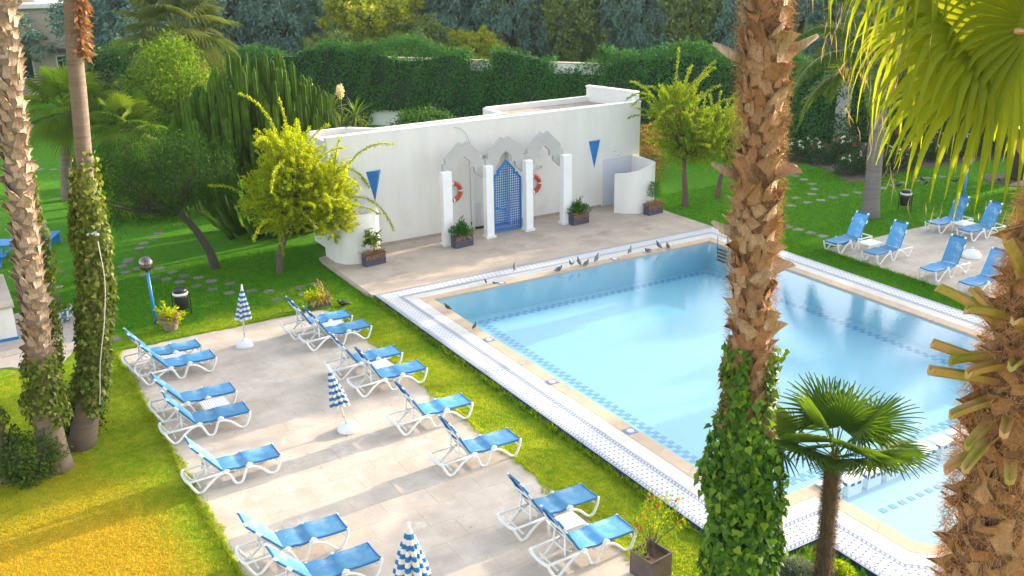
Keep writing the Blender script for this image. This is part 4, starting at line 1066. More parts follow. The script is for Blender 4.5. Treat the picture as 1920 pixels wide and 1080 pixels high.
BOOTS = [boot_mesh(.165, .42, o_, c_, k, M_BOOT, nt_) for k, o_, c_, nt_ in ((1, .045, .3, .10), (2, .07, -.4, -.05), (3, .03, .6, .0), (4, .055, -.7, .16))] + [boot_mesh(.13, .50, .12, -.5, 5, M_BOOT, .10), boot_mesh(.17, .34, .03, .2, 6, M_BOOT, .05), boot_mesh(.12, .46, .05, .9, 7, M_BOOT, -.08)]
BOOTS_S = [boot_mesh(.125, .30, .055, .3, 10+k, M_BOOTP, q_) for k, q_ in enumerate((.1, -.1, .0))]
BOOTS_O = [boot_mesh(.20, .48, .16, .8, 20+k, M_BOOTO, q_) for k, q_ in enumerate((.15, .0, .25))]

# --- central palm
def tube_trunk(name, path, radius, material, parent, org, n_=22, step=.35):
    z0_, z1_ = path[0][2], path[-1][2]; zs = np.arange(z0_, z1_+step*.5, step); pts = [at_path(path, q_) for q_ in zs]
    mb = MB(); mb.tube(pts, [radius(q_) for q_ in zs], n_); return mb.build(name, material, parent, True, origin=org)
cb = (10.70, 10.20)
cpath = trunk_path(cb, [(-.2, -.10), (.66, -.15), (2.5, -.25), (4.46, -.26), (6.2, -.32), (7.9, -.33), (10.1, -.40), (12.6, -.45)])
cp = thing('fan_palm', 'tall shaggy fan palm in the middle with its trunk wrapped in old leaf bases', 'palm tree', (cb[0], cb[1], LZ))
co = cp.location
crad = lambda z: float(np.interp(z, [0, 3, 5, 6.5, 8, 10, 12.5], [.38, .31, .27, .275, .275, .275, .25]))
tube_trunk('trunk', cpath, lambda z: crad(z)-.03, M_PALMCORE, cp, co)
boots(cp, co, cpath, 3.2, 10.9, lambda z: crad(z)-.02, 298, BOOTS, 5, .70, .07, .12)
fibres(cp, co, cpath, 3.4, 10.8, lambda z: crad(z)+.03, 16000, 6, .17)
rr_ = np.random.RandomState(3)
for k, (z, az, ln) in enumerate(((9.25, 2.6, .42), (9.30, -.35, .5), (7.55, 2.7, .42), (9.6, -2.0, .3), (6.65, 2.5, .35))):   # longer split stubs sticking out
    p = at_path(cpath, z); d = np.array((math.cos(az), math.sin(az), .35)); side = np.array((-math.sin(az), math.cos(az), 0)); mb = MB()
    mb.tube([p+d*.3, p+d*(.3+ln*.5), p+d*(.3+ln)+np.array((0, 0, .05))], [.11, .08, .035], 6, flat=.35); mb.build('split_stub', M_BOOTP, cp, True, origin=co)
crown = at_path(cpath, 12.6)
for k in range(26):
    frond('frond', crown, k*2.4, R(78-4.6*k), 1.2, 1.15, M_FANG, cp, co, rr_, nseg=26, droop=.35, pr=.025)
def irad(z): return float(np.interp(z, [-.2, .3, .9, 1.6, 2.4, 2.8, 3.2, 3.7, 4.5, 5.3], [.45, .49, .52, .54, .555, .53, .44, .37, .335, .325]))
def icov(z, a):
    if z < 3.0: return 1
    lo = max(0, 1-(z-3.0)/1.35)
    side = math.cos(a-2.6)                    # the picture's left edge keeps its ivy longest
    return max(lo, (.75 if side > .2 and z < 5.0 else 0), (.55 if side < -.55 and z < 4.9 else 0))*(1 if z < 4.6 else .4)
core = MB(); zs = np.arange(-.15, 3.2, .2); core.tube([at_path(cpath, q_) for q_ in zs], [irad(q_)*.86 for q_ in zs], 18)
ci = ivy('climbing_ivy', 'thick glossy green ivy bulging round the foot of the central palm', cpath, -.1, 5.3, irad, 8600, 9, .108, M_IVY, 295, icov)
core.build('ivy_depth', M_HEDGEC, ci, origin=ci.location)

# --- left group of palms
def left_palm(lab, base, pts, rad, seed, bz=None, height=13):
    path = trunk_path(base, pts); t = thing('fan_palm', lab, 'palm tree', (base[0], base[1], LZ)); o_ = t.location
    tube_trunk('trunk', path, rad, M_PALM, t, o_)
    if bz: boots(t, o_, path, bz[0], bz[1], lambda z: rad(z)-.01, bz[2], BOOTS_S, seed, bz[3]); fibres(t, o_, path, bz[0], bz[1], rad, 2500, seed+1, .14)
    r = np.random.RandomState(seed); c_ = at_path(path, path[-1][2])
    for k in range(22): frond('frond', c_, k*2.4+seed, R(78-5.4*k), 1.1, 1.1, M_FANG, t, o_, r, nseg=22, droop=.35, pr=.025)
    return t, path
lp1, lpath1 = left_palm('left fan palm with pale criss cross leaf bases above an ivy sleeve', (1.1, 22.16), [(-.2, .02), (.5, 0), (1.6, .03), (2.85, .13), (4.66, .27), (6.93, .41), (9.04, .59), (10.04, .65), (13.5, .8)],
    lambda z: float(np.interp(z, [-.2, .3, 1.5, 2.5, 4, 7, 10, 13.5], [.38, .32, .27, .245, .225, .22, .24, .24])), 31, (2.35, 11.0, 298, .82))
lp2, lpath2 = left_palm('slim smooth barked fan palm left of the blue lamp post, its lower trunk in ivy', (1.73, 23.0), [(-.2, .04), (0, .08), (1.06, .41), (2.4, .75), (3.05, .87), (4.32, 1.01), (5.53, 1.09), (6.7, 1.19), (7.83, 1.28), (8.92, 1.35), (9.98, 1.47), (13.6, 1.7)],
    lambda z: float(np.interp(z, [-.2, 0, 1.2, 3, 6, 10, 13.6], [.33, .31, .26, .20, .17, .16, .16])), 41)
r = np.random.RandomState(8)                 # torn husk hanging high on the slim trunk
n_ = 600; zz_ = r.uniform(8.9, 11.2, n_); P = np.stack([at_path(lpath2, q_) for q_ in zz_])-np.array(lp2.location)+np.array((.13, -.13, 0))+r.normal(0, .06, (n_, 3))
tag(obj('torn_husk', cloud_mesh('torn_husk', T_DIAMOND, P, unit(r.normal(size=(n_, 3))*.6+np.array((.2, -.2, -.8))), rdir(n_), .22*r.uniform(.5, 1.2, n_), .07, leafmat('torn_husk', (.26, .12, .055), (.42, .24, .13), .2)), lp2), kind='stuff')
lp3, lpath3 = left_palm('leftmost leaning fan palm trunk, mostly outside the picture, with ivy on its side', (.18, 22.32), [(-.2, .02), (0, 0), (.8, -.2), (1.6, -.42), (2.6, -.58), (4.2, -.75), (7, -1.1), (13, -1.7)],
    lambda z: float(np.interp(z, [-.2, .3, 1.5, 3, 13], [.36, .33, .28, .25, .25])), 51, (1.9, 9, 170, .9))
r0 = lambda *a: (lambda z: float(np.interp(z, a[0], a[1])))
ivy('climbing_ivy', 'sunlit ivy sleeve on the lower trunk of the criss cross barked left palm', lpath1, 1.0, 2.75, r0([1, 1.5, 2.2, 2.75], [.32, .35, .34, .27]), 1400, 61, .10, M_IVYD, 0, lambda z, a: min(1, max(.05, (z-1.0-.3*math.sin(2*a))/.4))*(1 if z < 2.4 else max(.1, 1-(z-2.4)/.5+.3*math.sin(4*a))))
ivy('climbing_ivy', 'tall ivy sleeve on the slim smooth barked left palm, below its small floodlight', lpath2, .7, 6.9, r0([.7, 1.6, 3, 5, 6.2, 6.9], [.29, .31, .33, .31, .26, .18]), 5200, 62, .105, M_IVYD, 0, lambda z, a: min(1, max(0, (z-.75-.35*math.sin(2*a+1))/.45)) if z < 5.6 else max(.12, 1-(z-5.6)/1.2+.25*math.sin(3*a)))
ivy('climbing_ivy', 'ivy strands on the leftmost leaning palm trunk at the picture edge', lpath3, .9, 4.0, r0([.9, 2, 4], [.34, .36, .30]), 1700, 63, .10, M_IVYD)
it = thing('ivy_stem', 'thin trunk wholly wrapped in ivy just right of the criss cross barked palm', 'ivy clad trunk', (1.25, 23.3, LZ))
ip = trunk_path((1.25, 23.3), [(-.2, .1), (1, .12), (2.4, .22), (4.5, .36), (6.6, .42)]); mb = MB(); mb.tube(ip, [.12, .11, .10, .08, .05], 10); mb.build('trunk', M_BARK, it, origin=it.location)
r = np.random.RandomState(77); n_ = 3600; z = r.uniform(.6, 6.9, n_); az = r.uniform(-3.14, 3.14, n_); C = np.stack([at_path(ip, q_) for q_ in z])-np.array(it.location)
rad = np.interp(z, [0, 2, 4.5, 6, 6.9], [.28, .30, .30, .24, .10])*(1+.25*np.sin(z*3.1+az*2))*r.uniform(.6, 1.1, n_); o_ = np.stack([np.cos(az), np.sin(az), 0*az], 1)
tag(obj('foliage', cloud_mesh('ivy_stem_leaf', T_IVY, C+o_*rad[:, None], unit(np.array((0, 0, -1))+r.normal(size=(n_, 3))*.5), unit(o_+r.normal(size=(n_, 3))*.4), .10*r.uniform(.6, 1.2, n_), .09, M_IVYD, T_IVY_F), it), kind='stuff')
fl = thing('floodlight', 'small white floodlight strapped to the slim ivy covered palm', 'floodlight', (2.69, 22.2, 5.15), -.6)
mb = MB(); mb.bbox(-.13, .13, -.09, .09, -.03, .03, .01); mb.build('housing', M_PLAST, fl).rotation_euler = (.5, 0, 0)
mb = MB(); mb.tube([(0, .08, 0), (-.05, .2, -.08), (-.12, .3, -.1)], .02, 6); mb.build('bracket', M_BLACK, fl)
mb = MB(); mb.tube([np.array(at_path(lpath2, z_))+np.array((.10+.12*math.sin(z_*2)*.4, -.50-.02*math.sin(z_*5), 0)) for z_ in np.linspace(1.1, 5.0, 26)], .010, 5); cbz = mb.build('power_cable', M_CABLE); tag(cbz, 'thin white cable running down the slim ivy covered palm', 'cable')

# --- right foreground palm, cut petioles and the great drooping leaf
rb = (8.55, 4.98)
rpath = trunk_path(rb, [(-.2, .25), (2, .18), (4.8, .10), (5.9, .05), (7.0, .08), (8.2, .12), (8.9, .14)])
rp = thing('fan_palm', 'shaggy foreground palm at the right edge with cut leaf stalks and a great drooping leaf', 'palm tree', (rb[0], rb[1], LZ))
ro = rp.location; rrad = lambda z: float(np.interp(z, [0, 4, 5.5, 6.6, 7.4, 8.9], [.42, .38, .34, .33, .27, .16]))
tube_trunk('trunk', rpath, lambda z: rrad(z)-.03, M_PALMCORE, rp, ro)
boots(rp, ro, rpath, 3.9, 8.5, lambda z: rrad(z)-.03, 190, BOOTS_O, 15, .52, .22, .35)
fibres(rp, ro, rpath, 3.9, 8.8, lambda z: rrad(z)+.05, 24000, 16, .18, leafmat('torn_fibre', (.32, .15, .06), (.55, .33, .17), .2), .005)
r = np.random.RandomState(21)
LEFT = np.array((-.86, .51, 0)); TOW = np.array((-.51, -.86, 0))
def stub(z, lat, tow, rise, ln, w_, sag=.12):
    c = at_path(rpath, z); d = unit(LEFT*lat+TOW*tow+np.array((0, 0, rise))); up_ = unit(np.cross(np.cross(d, (0, 0, 1.0)), d)); sd_ = np.cross(d, up_)
    V = []; K = 7
    for i in range(K):
        t = i/(K-1); p = c+d*(.10+ln*t)+np.array((0, 0, -sag*t*t)); hw = w_*(1-.35*t)*(1.35 if i == 0 else 1)
        V += [p-sd_*hw+up_*.035, p-up_*.012, p+sd_*hw+up_*.035, p+sd_*hw*.8-up_*.035, p-up_*.060, p-sd_*hw*.8-up_*.035]
    F = [(i*6+j, i*6+(j+1) % 6, (i+1)*6+(j+1) % 6, (i+1)*6+j) for i in range(K-1) for j in range(6)]+[(5, 4, 3, 2, 1, 0), tuple((K-1)*6+j for j in range(6))]
    mb = MB(); mb.add(V, F); mb.build('cut_stalk', M_STUB, rp, origin=ro)
for a in ((6.85, 1, .25, .32, .95, .085), (6.95, 1, -.1, .42, .95, .08), (7.05, .95, .5, .25, .8, .08), (6.6, .9, .6, .05, .75, .085), (6.45, .8, .7, .02, .85, .09), (7.25, .8, -.4, .75, .95, .075), (7.35, .55, .6, .75, .7, .09),
          (6.3, .4, 1, -.05, .6, .11), (6.5, .05, 1, .0, .6, .12), (6.9, .2, 1, .3, .6, .12), (7.3, .1, 1, .6, .65, .11), (7.0, -.5, .9, .3, .7, .10), (7.6, .4, -.2, 1.2, .9, .08), (7.7, .05, .6, 1.4, .8, .08), (7.5, -.3, .7, 1.0, .8, .09), (6.6, -.9, .4, .2, .8, .1), (7.2, .3, -.9, .6, .8, .09), (7.45, .95, .1, .55, .75, .075), (7.15, 1, .0, .15, .7, .08), (6.75, 1, .45, .12, .7, .08), (7.7, .7, .3, 1.1, .8, .075), (7.9, .35, .5, 1.3, .8, .08), (8.0, .1, -.2, 1.6, .8, .08), (7.55, -.1, .9, .9, .7, .09), (7.85, -.5, .5, 1.3, .7, .09), (6.2, .9, .2, -.1, .55, .085), (6.65, .55, .85, .1, .6, .1), (7.1, .6, .8, .45, .6, .09)):
    stub(a[0], a[1], a[2], a[3]+r.normal(0, .06), a[4]*r.uniform(.8, 1.1), a[5]*.72, r.uniform(.02, .2))
top = at_path(rpath, 8.7)
hub = np.array((8.42, 5.37, 10.16))           # the leaf that hangs into the picture
def great_leaf(hub, axis, nrm, Rr, nseg, spread, split, droop, r, material=M_FANB, straw=True):
    V, F = fan_verts(hub, axis, nrm, Rr, nseg, spread, split, droop, .32, .15, r, 12, .05)
    mb = MB(); mb.add(V, F, 0)
    c0 = top; bk = hub-unit(np.array((0, 0, 11.0))-hub)*.55-np.array((0, 0, .1)); pts = [c0, c0*.6+bk*.4, c0*.2+bk*.8, bk*.3+hub*.7, hub]
    mb.tube(pts, [.05, .042, .034, .03, .022], 7, 1); mb.lathe([(.0, -.03), (.05, -.02), (.06, 0), (.05, .02), (.0, .03)], 10, tuple(hub), 1)
    o_ = mb.build('frond', [material, M_STUB], rp, origin=ro)
    if straw:
        tips = [np.array(V[i*39+36+1]) for i in range(nseg)]; P = np.array([t_ for t_ in tips for _ in range(2)])-np.array(ro)
        d = unit(r.normal(size=P.shape)*.22+np.array((0, 0, -1.0))); m2 = cloud_mesh('straw_thread', T_DIAMOND, P+r.normal(0, .02, P.shape), d, rdir(len(P)), r.uniform(.08, .34, len(P)), .008, M_STRAW)
        tag(obj('straw_thread', m2, o_), kind='stuff')
    return o_
viewn = unit(np.array((0, 0, 11.0))-hub)
great_leaf(hub, unit(np.array((-.84, .50, -.15))), unit(viewn*1.0+np.array((0.05, -.05, .30))), 1.48, 44, 5.2, .60, .45, r)
for h2, ax, nn, R2, dr in (((8.9, 6.5, 10.55), (-.75, .6, .05), (-.2, -.1, 1), 1.35, 1.0), ((8.0, 6.3, 10.95), (-.9, .35, .15), (-.1, -.2, 1), 1.2, 1.05), ((9.9, 7.2, 10.0), (-.6, .75, -.05), (-.3, -.2, 1), 1.3, .9)):
    great_leaf(np.array(h2), unit(np.array(ax)), unit(np.array(nn)), R2, 24, 3.6, .46, dr, r)
for k in range(10): frond('frond', top, -1.8+k*.42, R(30+(k*37 % 50)), 1.5, 1.4, M_FANB, rp, ro, r, nseg=30, droop=.6, pr=.03)

# --- small windmill palm in the planting bed
sp_ = thing('windmill_palm', 'small windmill palm with dark hairy trunk in the corner bed by the pool', 'palm tree', (12.38, 10.02, LZ)); so = sp_.location
spath = trunk_path((12.38, 10.02), [(-.2, 0), (1.1, -.03), (2.2, -.05), (2.55, -.03)])
tube_trunk('trunk', spath, lambda z: float(np.interp(z, [0, 1.5, 2.2, 2.6], [.115, .12, .135, .08])), M_PALMCORE, sp_, so, 14, .2)
darkf = leafmat('dark_fibre', (.06, .04, .025), (.16, .11, .07), .1)
fibres(sp_, so, spath, 0, 2.5, lambda z: .12, 7000, 91, .13, darkf, .006)
r = np.random.RandomState(92); sc = at_path(spath, 2.5)
for k, (az, el, pl, Rr) in enumerate([(a_*2.39+.4, R(e_), p_, q_) for a_, (e_, p_, q_) in enumerate([(80, .5, .78), (70, .6, .85), (64, .7, .9), (56, .7, .92), (50, .75, .95), (44, .8, .95), (38, .8, .95), (33, .85, .9), (27, .85, .9), (21, .85, .9), (60, .65, .9), (16, .85, .85), (47, .75, .9), (30, .8, .9), (12, .85, .85), (24, .8, .86), (52, .7, .9), (36, .8, .9), (18, .85, .88), (8, .85, .85), (28, .8, .85), (66, .6, .85)])]):
    frond('frond', sc, az, (max(el, R(34)) if math.cos(az+2.25) > .35 else el), pl, Rr, M_FAND, sp_, so, r, nseg=30, spread=4.0, split=.42, droop=.08, fold=.5, grav=.2, pr=.010, bend=.35, tipw=.30)
for (x, y, rx, h_, material, lab) in ((12.15, 10.45, .42, .30, leafmat('silver_foliage', (.10, .15, .12), (.20, .26, .22), .25), 'low silvery grey bush left of the windmill palm trunk'), (12.75, 10.05, .36, .28, M_YEL2, 'low yellow green bush right of the windmill palm trunk')):
    t = thing('low_bush', lab, 'bush', (x, y, LZ)); n_ = 2600; q_ = rdir(n_); q_[:, 2] = abs(q_[:, 2]); q_ *= r.uniform(.75, 1.05, n_)[:, None]
    P = q_*np.array((rx, rx*.9, h_)); obj('foliage', cloud_mesh('bush_leaf', T_DIAMOND, P, unit(q_+rdir(n_)*.7), rdir(n_), .075*r.uniform(.7, 1.2, n_), .022, material), t)
    mb = MB(); mb.lathe([(.0, .0), (rx*.75, 0), (rx*.7, h_*.4), (rx*.3, h_*.7), (0, h_*.75)], 12); mb.build('twigs', M_HEDGEC, t)

# --- grey feather palm at the right
gb = (32.94, 26.27); gp = thing('feather_palm', 'grey ringed feather palm standing on the right lawn behind a lounger', 'palm tree', (gb[0], gb[1], LZ)); go_ = gp.location
gpath = trunk_path(gb, [(-.2, 0), (0, -.02), (2.28, -.09), (4.65, -.13), (5.5, -.12), (6.2, -.1)])
tube_trunk('trunk', gpath, lambda z: float(np.interp(z, [-.2, .4, 1.5, 4.3, 4.9, 5.6, 6.2], [.40, .34, .31, .30, .36, .38, .16])), M_PALMG, gp, go_)
r = np.random.RandomState(5)
for k in range(7):
    a = k*.9; p = at_path(gpath, 4.75+.1*(k % 3)); mb = MB(); d = np.array((math.cos(a), math.sin(a), 0))
    mb.tube([p+d*.30-np.array((0, 0, .2)), p+d*.42+np.array((0, 0, .35)), p+d*.36+np.array((0, 0, .95))], [.12, .13, .07], 7, flat=.6); mb.build('leaf_sheath', M_BOOTP, gp, True, origin=go_)
gc = at_path(gpath, 5.9)
def feather(az, el, ln, bend, material, parent, org, r, nl=64, ll=.62, name='frond'):
    d = np.array((math.cos(az)*math.cos(el), math.sin(az)*math.cos(el), math.sin(el))); pts = [np.array(gc)]; K = 16
    for k in range(K):
        d = unit(d+np.array((0, 0, -bend*(.25+k/K)/K*2))); pts.append(pts[-1]+d*ln/K)
    mb = MB(); mb.tube(pts, [.045*(1-.9*i/K) for i in range(K+1)], 5); f = mb.build(name, M_BOOTP, parent, origin=org)
    tt = np.linspace(.12, .99, nl); A = np.array(pts); f_ = tt*K; i0 = np.minimum(f_.astype(int), K-1); P = A[i0]+(A[i0+1]-A[i0])*(f_-i0)[:, None]; T = unit(A[i0+1]-A[i0]); sd_ = unit(np.cross(T, (0, 0, 1.0)))
    P2, D2, N2, L2 = [], [], [], []
    for s in (-1, 1):
        for jj in range(2):
            dd = unit(sd_*s*(.75)+T*.55+np.array((0, 0, .1-.75*jj))+r.normal(0, .12, P.shape)); P2.append(P); D2.append(dd); N2.append(np.cross(dd, T)); L2.append(ll*np.sin(np.clip(tt*3.0, .35, 2.9))*r.uniform(.85, 1.1, nl))
    P2 = np.concatenate(P2)-np.array(org); D2 = np.concatenate(D2); me = cloud_mesh('leaflet', T_DIAMOND, P2, D2, np.concatenate(N2), np.concatenate(L2), .055, material)
    o_ = obj('leaflets', me, f); return f
for k in range(14): feather(k*2.39996+2.5, R(80-5.2*k), r.uniform(4.0, 4.9), r.uniform(1.4, 2.1), M_PINN, gp, go_, r, 120, .80)

# --- garden fan palms in the back left
def garden_palm(lab, x, y, h, n_, plen, Rr, seed, material, trunk_r=.22, dead=0, lean=(0, 0)):
    t = thing('fan_palm', lab, 'palm tree', (x, y, LZ)); r = np.random.RandomState(seed); mb = MB()
    pts = [(0, 0, -.1), (lean[0]*.2, lean[1]*.2, h*.3), (lean[0]*.6, lean[1]*.6, h*.7), (lean[0], lean[1], h)]; mb.tube(smooth(pts, 5), [trunk_r*(1.15-.25*i/15) for i in range(16)], 12); mb.build('trunk', M_PALM, t, True)
    c_ = np.array((lean[0], lean[1], h))
    for k in range(n_): frond('frond', c_, k*2.4+seed, R(82-112*k/n_), plen*r.uniform(.85, 1.1), Rr*r.uniform(.85, 1.05), material, t, None, r, nseg=30, spread=4.4, split=.5, droop=.22, grav=.35, pr=.022)
    for k in range(dead): frond('dead_frond', c_-np.array((0, 0, .3)), k*2.4, R(-45), plen*.8, Rr*.8, M_STRAW, t, None, r, nseg=16, droop=.7, pr=.02)
    return t
garden_palm('fan palm with glowing leaves behind the slim smooth barked trunk', 5.0, 48.7, 4.0, 26, 1.25, 1.35, 1, M_FANG, .24, 0, (.6, -.2))
garden_palm('lower fan palm right of the slim smooth barked trunk, before a dark round bush', 7.3, 45.6, 3.5, 22, .95, 1.15, 2, M_FANG, .2, 0, (.2, 0))
garden_palm('large silvery fan palm rising behind the bright leafy tree', 12.5, 56.2, 6.6, 34, 1.8, 2.0, 3, M_FANS, .4, 12)
garden_palm('far fan palm with dark leaves behind the criss cross barked trunk', .6, 60, 4.2, 24, 1.2, 1.3, 4, M_FAND, .25, 4)

# ---------------------------------------------------------------- broadleaf and feathery trees
def tree(name, lab, cat, base, trunk, tr, blobs, n_cl, per, L_, W_, material, seed, sig=.3, bark=M_BARK, droop=.2, group=None, shell=.65, limbs=10, out=.6):
    """trunk polyline (local), crown = clusters of leaves over a few ellipsoids (centre, radii)"""
    r = np.random.RandomState(seed); t = thing(name, lab, cat, base, 0, group)
    mb = MB(); tp = smooth(trunk, 4); mb.tube(tp, [tr*(1.25-.6*i/(len(tp)-1)) for i in range(len(tp))], 10)
    vol = np.array([b_[1][0]*b_[1][1]*b_[1][2] for b_ in blobs])**(2/3); pick = r.choice(len(blobs), n_cl, p=vol/vol.sum())
    C = np.array([b_[0] for b_ in blobs])[pick]; Rd = np.array([b_[1] for b_ in blobs])[pick]; q_ = rdir(n_cl)
    cc = C+q_*Rd*(shell+(1-shell)*r.uniform(0, 1, n_cl)[:, None]**.7)
    end = np.array(trunk[-1])
    for i in r.choice(n_cl, min(limbs, n_cl), replace=False):
        m_ = (end*.4+cc[i]*.6)+np.array((0, 0, -.15)); mb.tube([end-np.array((0, 0, .15)), m_, cc[i]], [tr*.5, tr*.28, tr*.08], 6)
    mb.build('trunk', bark, t, True)
    P = np.repeat(cc, per, 0)+r.normal(size=(n_cl*per, 3))*sig; o_ = np.repeat(q_, per, 0)
    d = unit(o_*out+rdir(len(P))*.8+np.array((0, 0, -droop))); nn = unit(o_+rdir(len(P))*.8+np.array((0, 0, .4)))
    obj('crown', cloud_mesh('crown', T_DIAMOND, P, d, nn, L_*r.uniform(.7, 1.25, len(P)), W_, material), t)
    return t
def shoot_tree(name, lab, base, trunk, tr, blobs, n_sh, ln, L_, W_, material, seed, up_=.6, grav=.7, density=42, bark=M_BARK, group=None, arch=26, archlen=1.9, archbias=(0, 0, 1), fringe=.0):
    """tree whose crown is made of leafy shoots, the outer ones long and arching"""
    r = np.random.RandomState(seed); t = thing(name, lab, 'tree', base, 0, group); mb = MB(); tp = smooth(trunk, 4)
    mb.tube(tp, [tr*(1.2-.6*i/(len(tp)-1)) for i in range(len(tp))], 10); end = np.array(trunk[-1]); PP, DD = [], []
    vol = np.array([b_[1][0]*b_[1][1]*b_[1][2] for b_ in blobs])**(2/3); pick = r.choice(len(blobs), n_sh, p=vol/vol.sum())
    for i in range(n_sh):
        c = np.array(blobs[pick[i]][0]); rd = np.array(blobs[pick[i]][1]); q_ = unit(r.normal(size=3)); long_ = i < arch
        if long_: q_ = unit(q_+np.array(archbias)*.9)
        p = c+q_*rd*(r.uniform(.25, .8) if not long_ else .75); d = unit(q_*1.0+np.array((0, 0, up_))+r.normal(size=3)*.35); l_ = (archlen if long_ else ln)*r.uniform(.6, 1.2); k_ = max(6, int(l_*density)); st = l_/k_; line = [p.copy()]
        if i % 6 == 0: mb.tube([end, (end+p)/2+np.array((0, 0, .1)), p], [tr*.45, tr*.25, tr*.1], 6)
        for s in range(k_):
            d = unit(d+np.array((0, 0, -grav*st*(1.5 if long_ else 1)))); p = p+d*st; PP.append(p.copy()); DD.append(d.copy())
            if s % 8 == 7: line.append(p.copy())
        if len(line) > 1 and long_: mb.tube(line, [.012]*len(line), 4)
    mb.build('trunk', bark, t, True)
    P, D = np.array(PP), np.array(DD); p, d, nn = spray(P, D, 3, r, .015, .9)
    obj('crown', cloud_mesh('crown', T_DIAMOND, p, d, nn, L_*r.uniform(.7, 1.2, len(p)), W_, material), t); return t
shoot_tree('weeping_tree', 'glowing yellow green weeping tree left of the bath house wall', (9.9, 32.94, LZ), [(0, 0, -.1), (.05, -.03, .7), (.28, -.15, 1.35), (.45, -.2, 1.9)], .12,
    [((.75, -.35, 3.05), (1.6, 1.4, 1.35)), ((1.65, -.85, 2.8), (1.2, 1.0, 1.3)), ((.0, .1, 2.7), (1.15, 1.1, 1.0)), ((.6, -.3, 4.2), (1.15, 1.0, .9)), ((1.7, -1.0, 1.9), (1.0, .8, .8)), ((.5, -.3, 2.0), (1.35, 1.0, .6))], 1450, .5, .095, .034, M_YEL, 3, .7, .5, 46, arch=34, archlen=2.0, archbias=(.25, -.15, .6))
shoot_tree('weeping_tree', 'loose yellow green tree on the lawn right of the bath house', (27.75, 31.87, LZ), [(0, 0, -.1), (-.04, .02, .7), (-.1, .06, 1.4), (-.1, .1, 2.1)], .14,
    [((-.2, .1, 3.0), (1.45, 1.4, 1.2)), ((-.5, .2, 4.2), (1.3, 1.2, 1.0)), ((.6, -.2, 2.6), (1.1, 1.0, .9))], 640, .55, .095, .032, M_YEL2, 4, .7, .5, 46, arch=44, archlen=1.7, archbias=(-.1, .1, 1.1))
shoot_tree('weeping_tree', 'darker weeping tree half hidden behind the shaggy central trunk', (29.9, 32.2, LZ), [(0, 0, -.1), (.1, 0, .8), (.3, -.1, 1.6)], .12,
    [((.2, 0, 2.5), (1.2, 1.2, 1.2)), ((.1, -.1, 3.3), (.8, .8, .7))], 230, .8, .085, .026, M_YEL2, 5, .3, 1.1, 44, arch=12, archlen=1.9, archbias=(.2, 0, 1.6))
tree('feathery_tree', 'dark feathery tree leaning left over the stepping stones', 'tree', (8.07, 34.65, LZ), [(0, 0, -.1), (-.12, .08, .6), (-.5, .3, 1.5), (-1.0, .6, 2.2)], .15,
    [((-1.3, .8, 3.3), (1.9, 1.7, 1.2)), ((-2.6, 1.6, 3.0), (1.5, 1.4, 1.15)), ((-.2, .4, 3.6), (1.5, 1.3, 1.0)), ((-1.2, 1.0, 4.3), (1.6, 1.4, .8))], 330, 60, .13, .03, M_DARKG, 6, .22, M_BARKD, .7, limbs=22)
r = np.random.RandomState(14)
tree('leafy_tree', 'bright green leafy tree in front of the large silvery fan palm', 'tree', (10.3, 47.5, LZ), [(0, 0, 0), (.1, 0, 1.5), (0, 0, 3)], .2,
    [((-.1, 0, 5.2), (1.7, 1.6, 1.6)), ((-.9, .4, 4.0), (1.6, 1.5, 1.6)), ((.8, -.4, 3.8), (1.4, 1.4, 1.7)), ((-.3, .2, 6.2), (1.0, 1.0, .8))], 260, 60, .17, .07, M_BROAD, 7, .28, droop=.3)
tree('leafy_bush', 'green undergrowth between the low fan palm and the dark feathery tree', 'bush', (8.6, 43.0, LZ), [(0, 0, 0), (0, 0, .6)], .08,
    [((0, 0, 1.4), (2.4, 1.3, 1.5)), ((-1.6, .8, 1.2), (1.5, 1.2, 1.2)), ((1.6, -.6, 1.8), (1.4, 1.2, 1.6))], 170, 55, .20, .055, M_BROAD, 8, .26, droop=.3)
tree('topiary_bush', 'dark round clipped bush on the lawn below the low fan palm', 'bush', (6.67, 50.6, LZ), [(0, 0, 0), (0, 0, .6)], .08, [((0, 0, 1.05), (1.0, 1.0, 1.15))], 150, 45, .10, .06, M_HEDGE, 9, .10, shell=.9)
tree('flowering_bush', 'orange tinted bush behind the right end of the bath house', 'bush', (29.5, 36.9, LZ), [(0, 0, 0), (0, 0, .6)], .08, [((0, 0, 1.2), (.9, .9, 1.3))], 90, 45, .16, .05, leafmat('orange_tinted_leaf', (.16, .15, .02), (.36, .22, .08), .4), 10, .2)
tree('round_shrub', 'rounded green shrub showing over the bath house roof', 'bush', (20.9, 43.6, LZ), [(0, 0, 0), (0, 0, 1.2)], .1, [((0, 0, 1.9), (1.6, 1.4, 1.35))], 150, 50, .16, .07, leafmat('fresh_shrub_leaf', (.03, .10, .012), (.07, .17, .02), .35), 11, .16, shell=.85)
yt = thing('flowering_yucca', 'strappy yucca with two cream flower plumes behind the yellow green tree', 'yucca', (15.9, 41.6, LZ)); mb = MB()
r = np.random.RandomState(15); heads = [(-.3, 0, 4.1), (.6, -.3, 3.7), (-.9, .4, 3.6), (.2, .5, 3.2), (.9, -.4, 3.0)]
for h_ in heads: mb.tube([(0, 0, 0), (h_[0]*.4, h_[1]*.4, h_[2]*.5), h_], [.14, .11, .09], 8)
mb.build('trunk', M_BARK, yt)
sl = cloud_mesh('strap_leaf', T_DIAMOND, np.zeros((1, 3)), np.array([[1., 0, -.1]]), np.array([[0, 0, 1.]]), 1.0, .085, leafmat('strap_leaf', (.06, .13, .012), (.15, .22, .02), .4, var='object'))
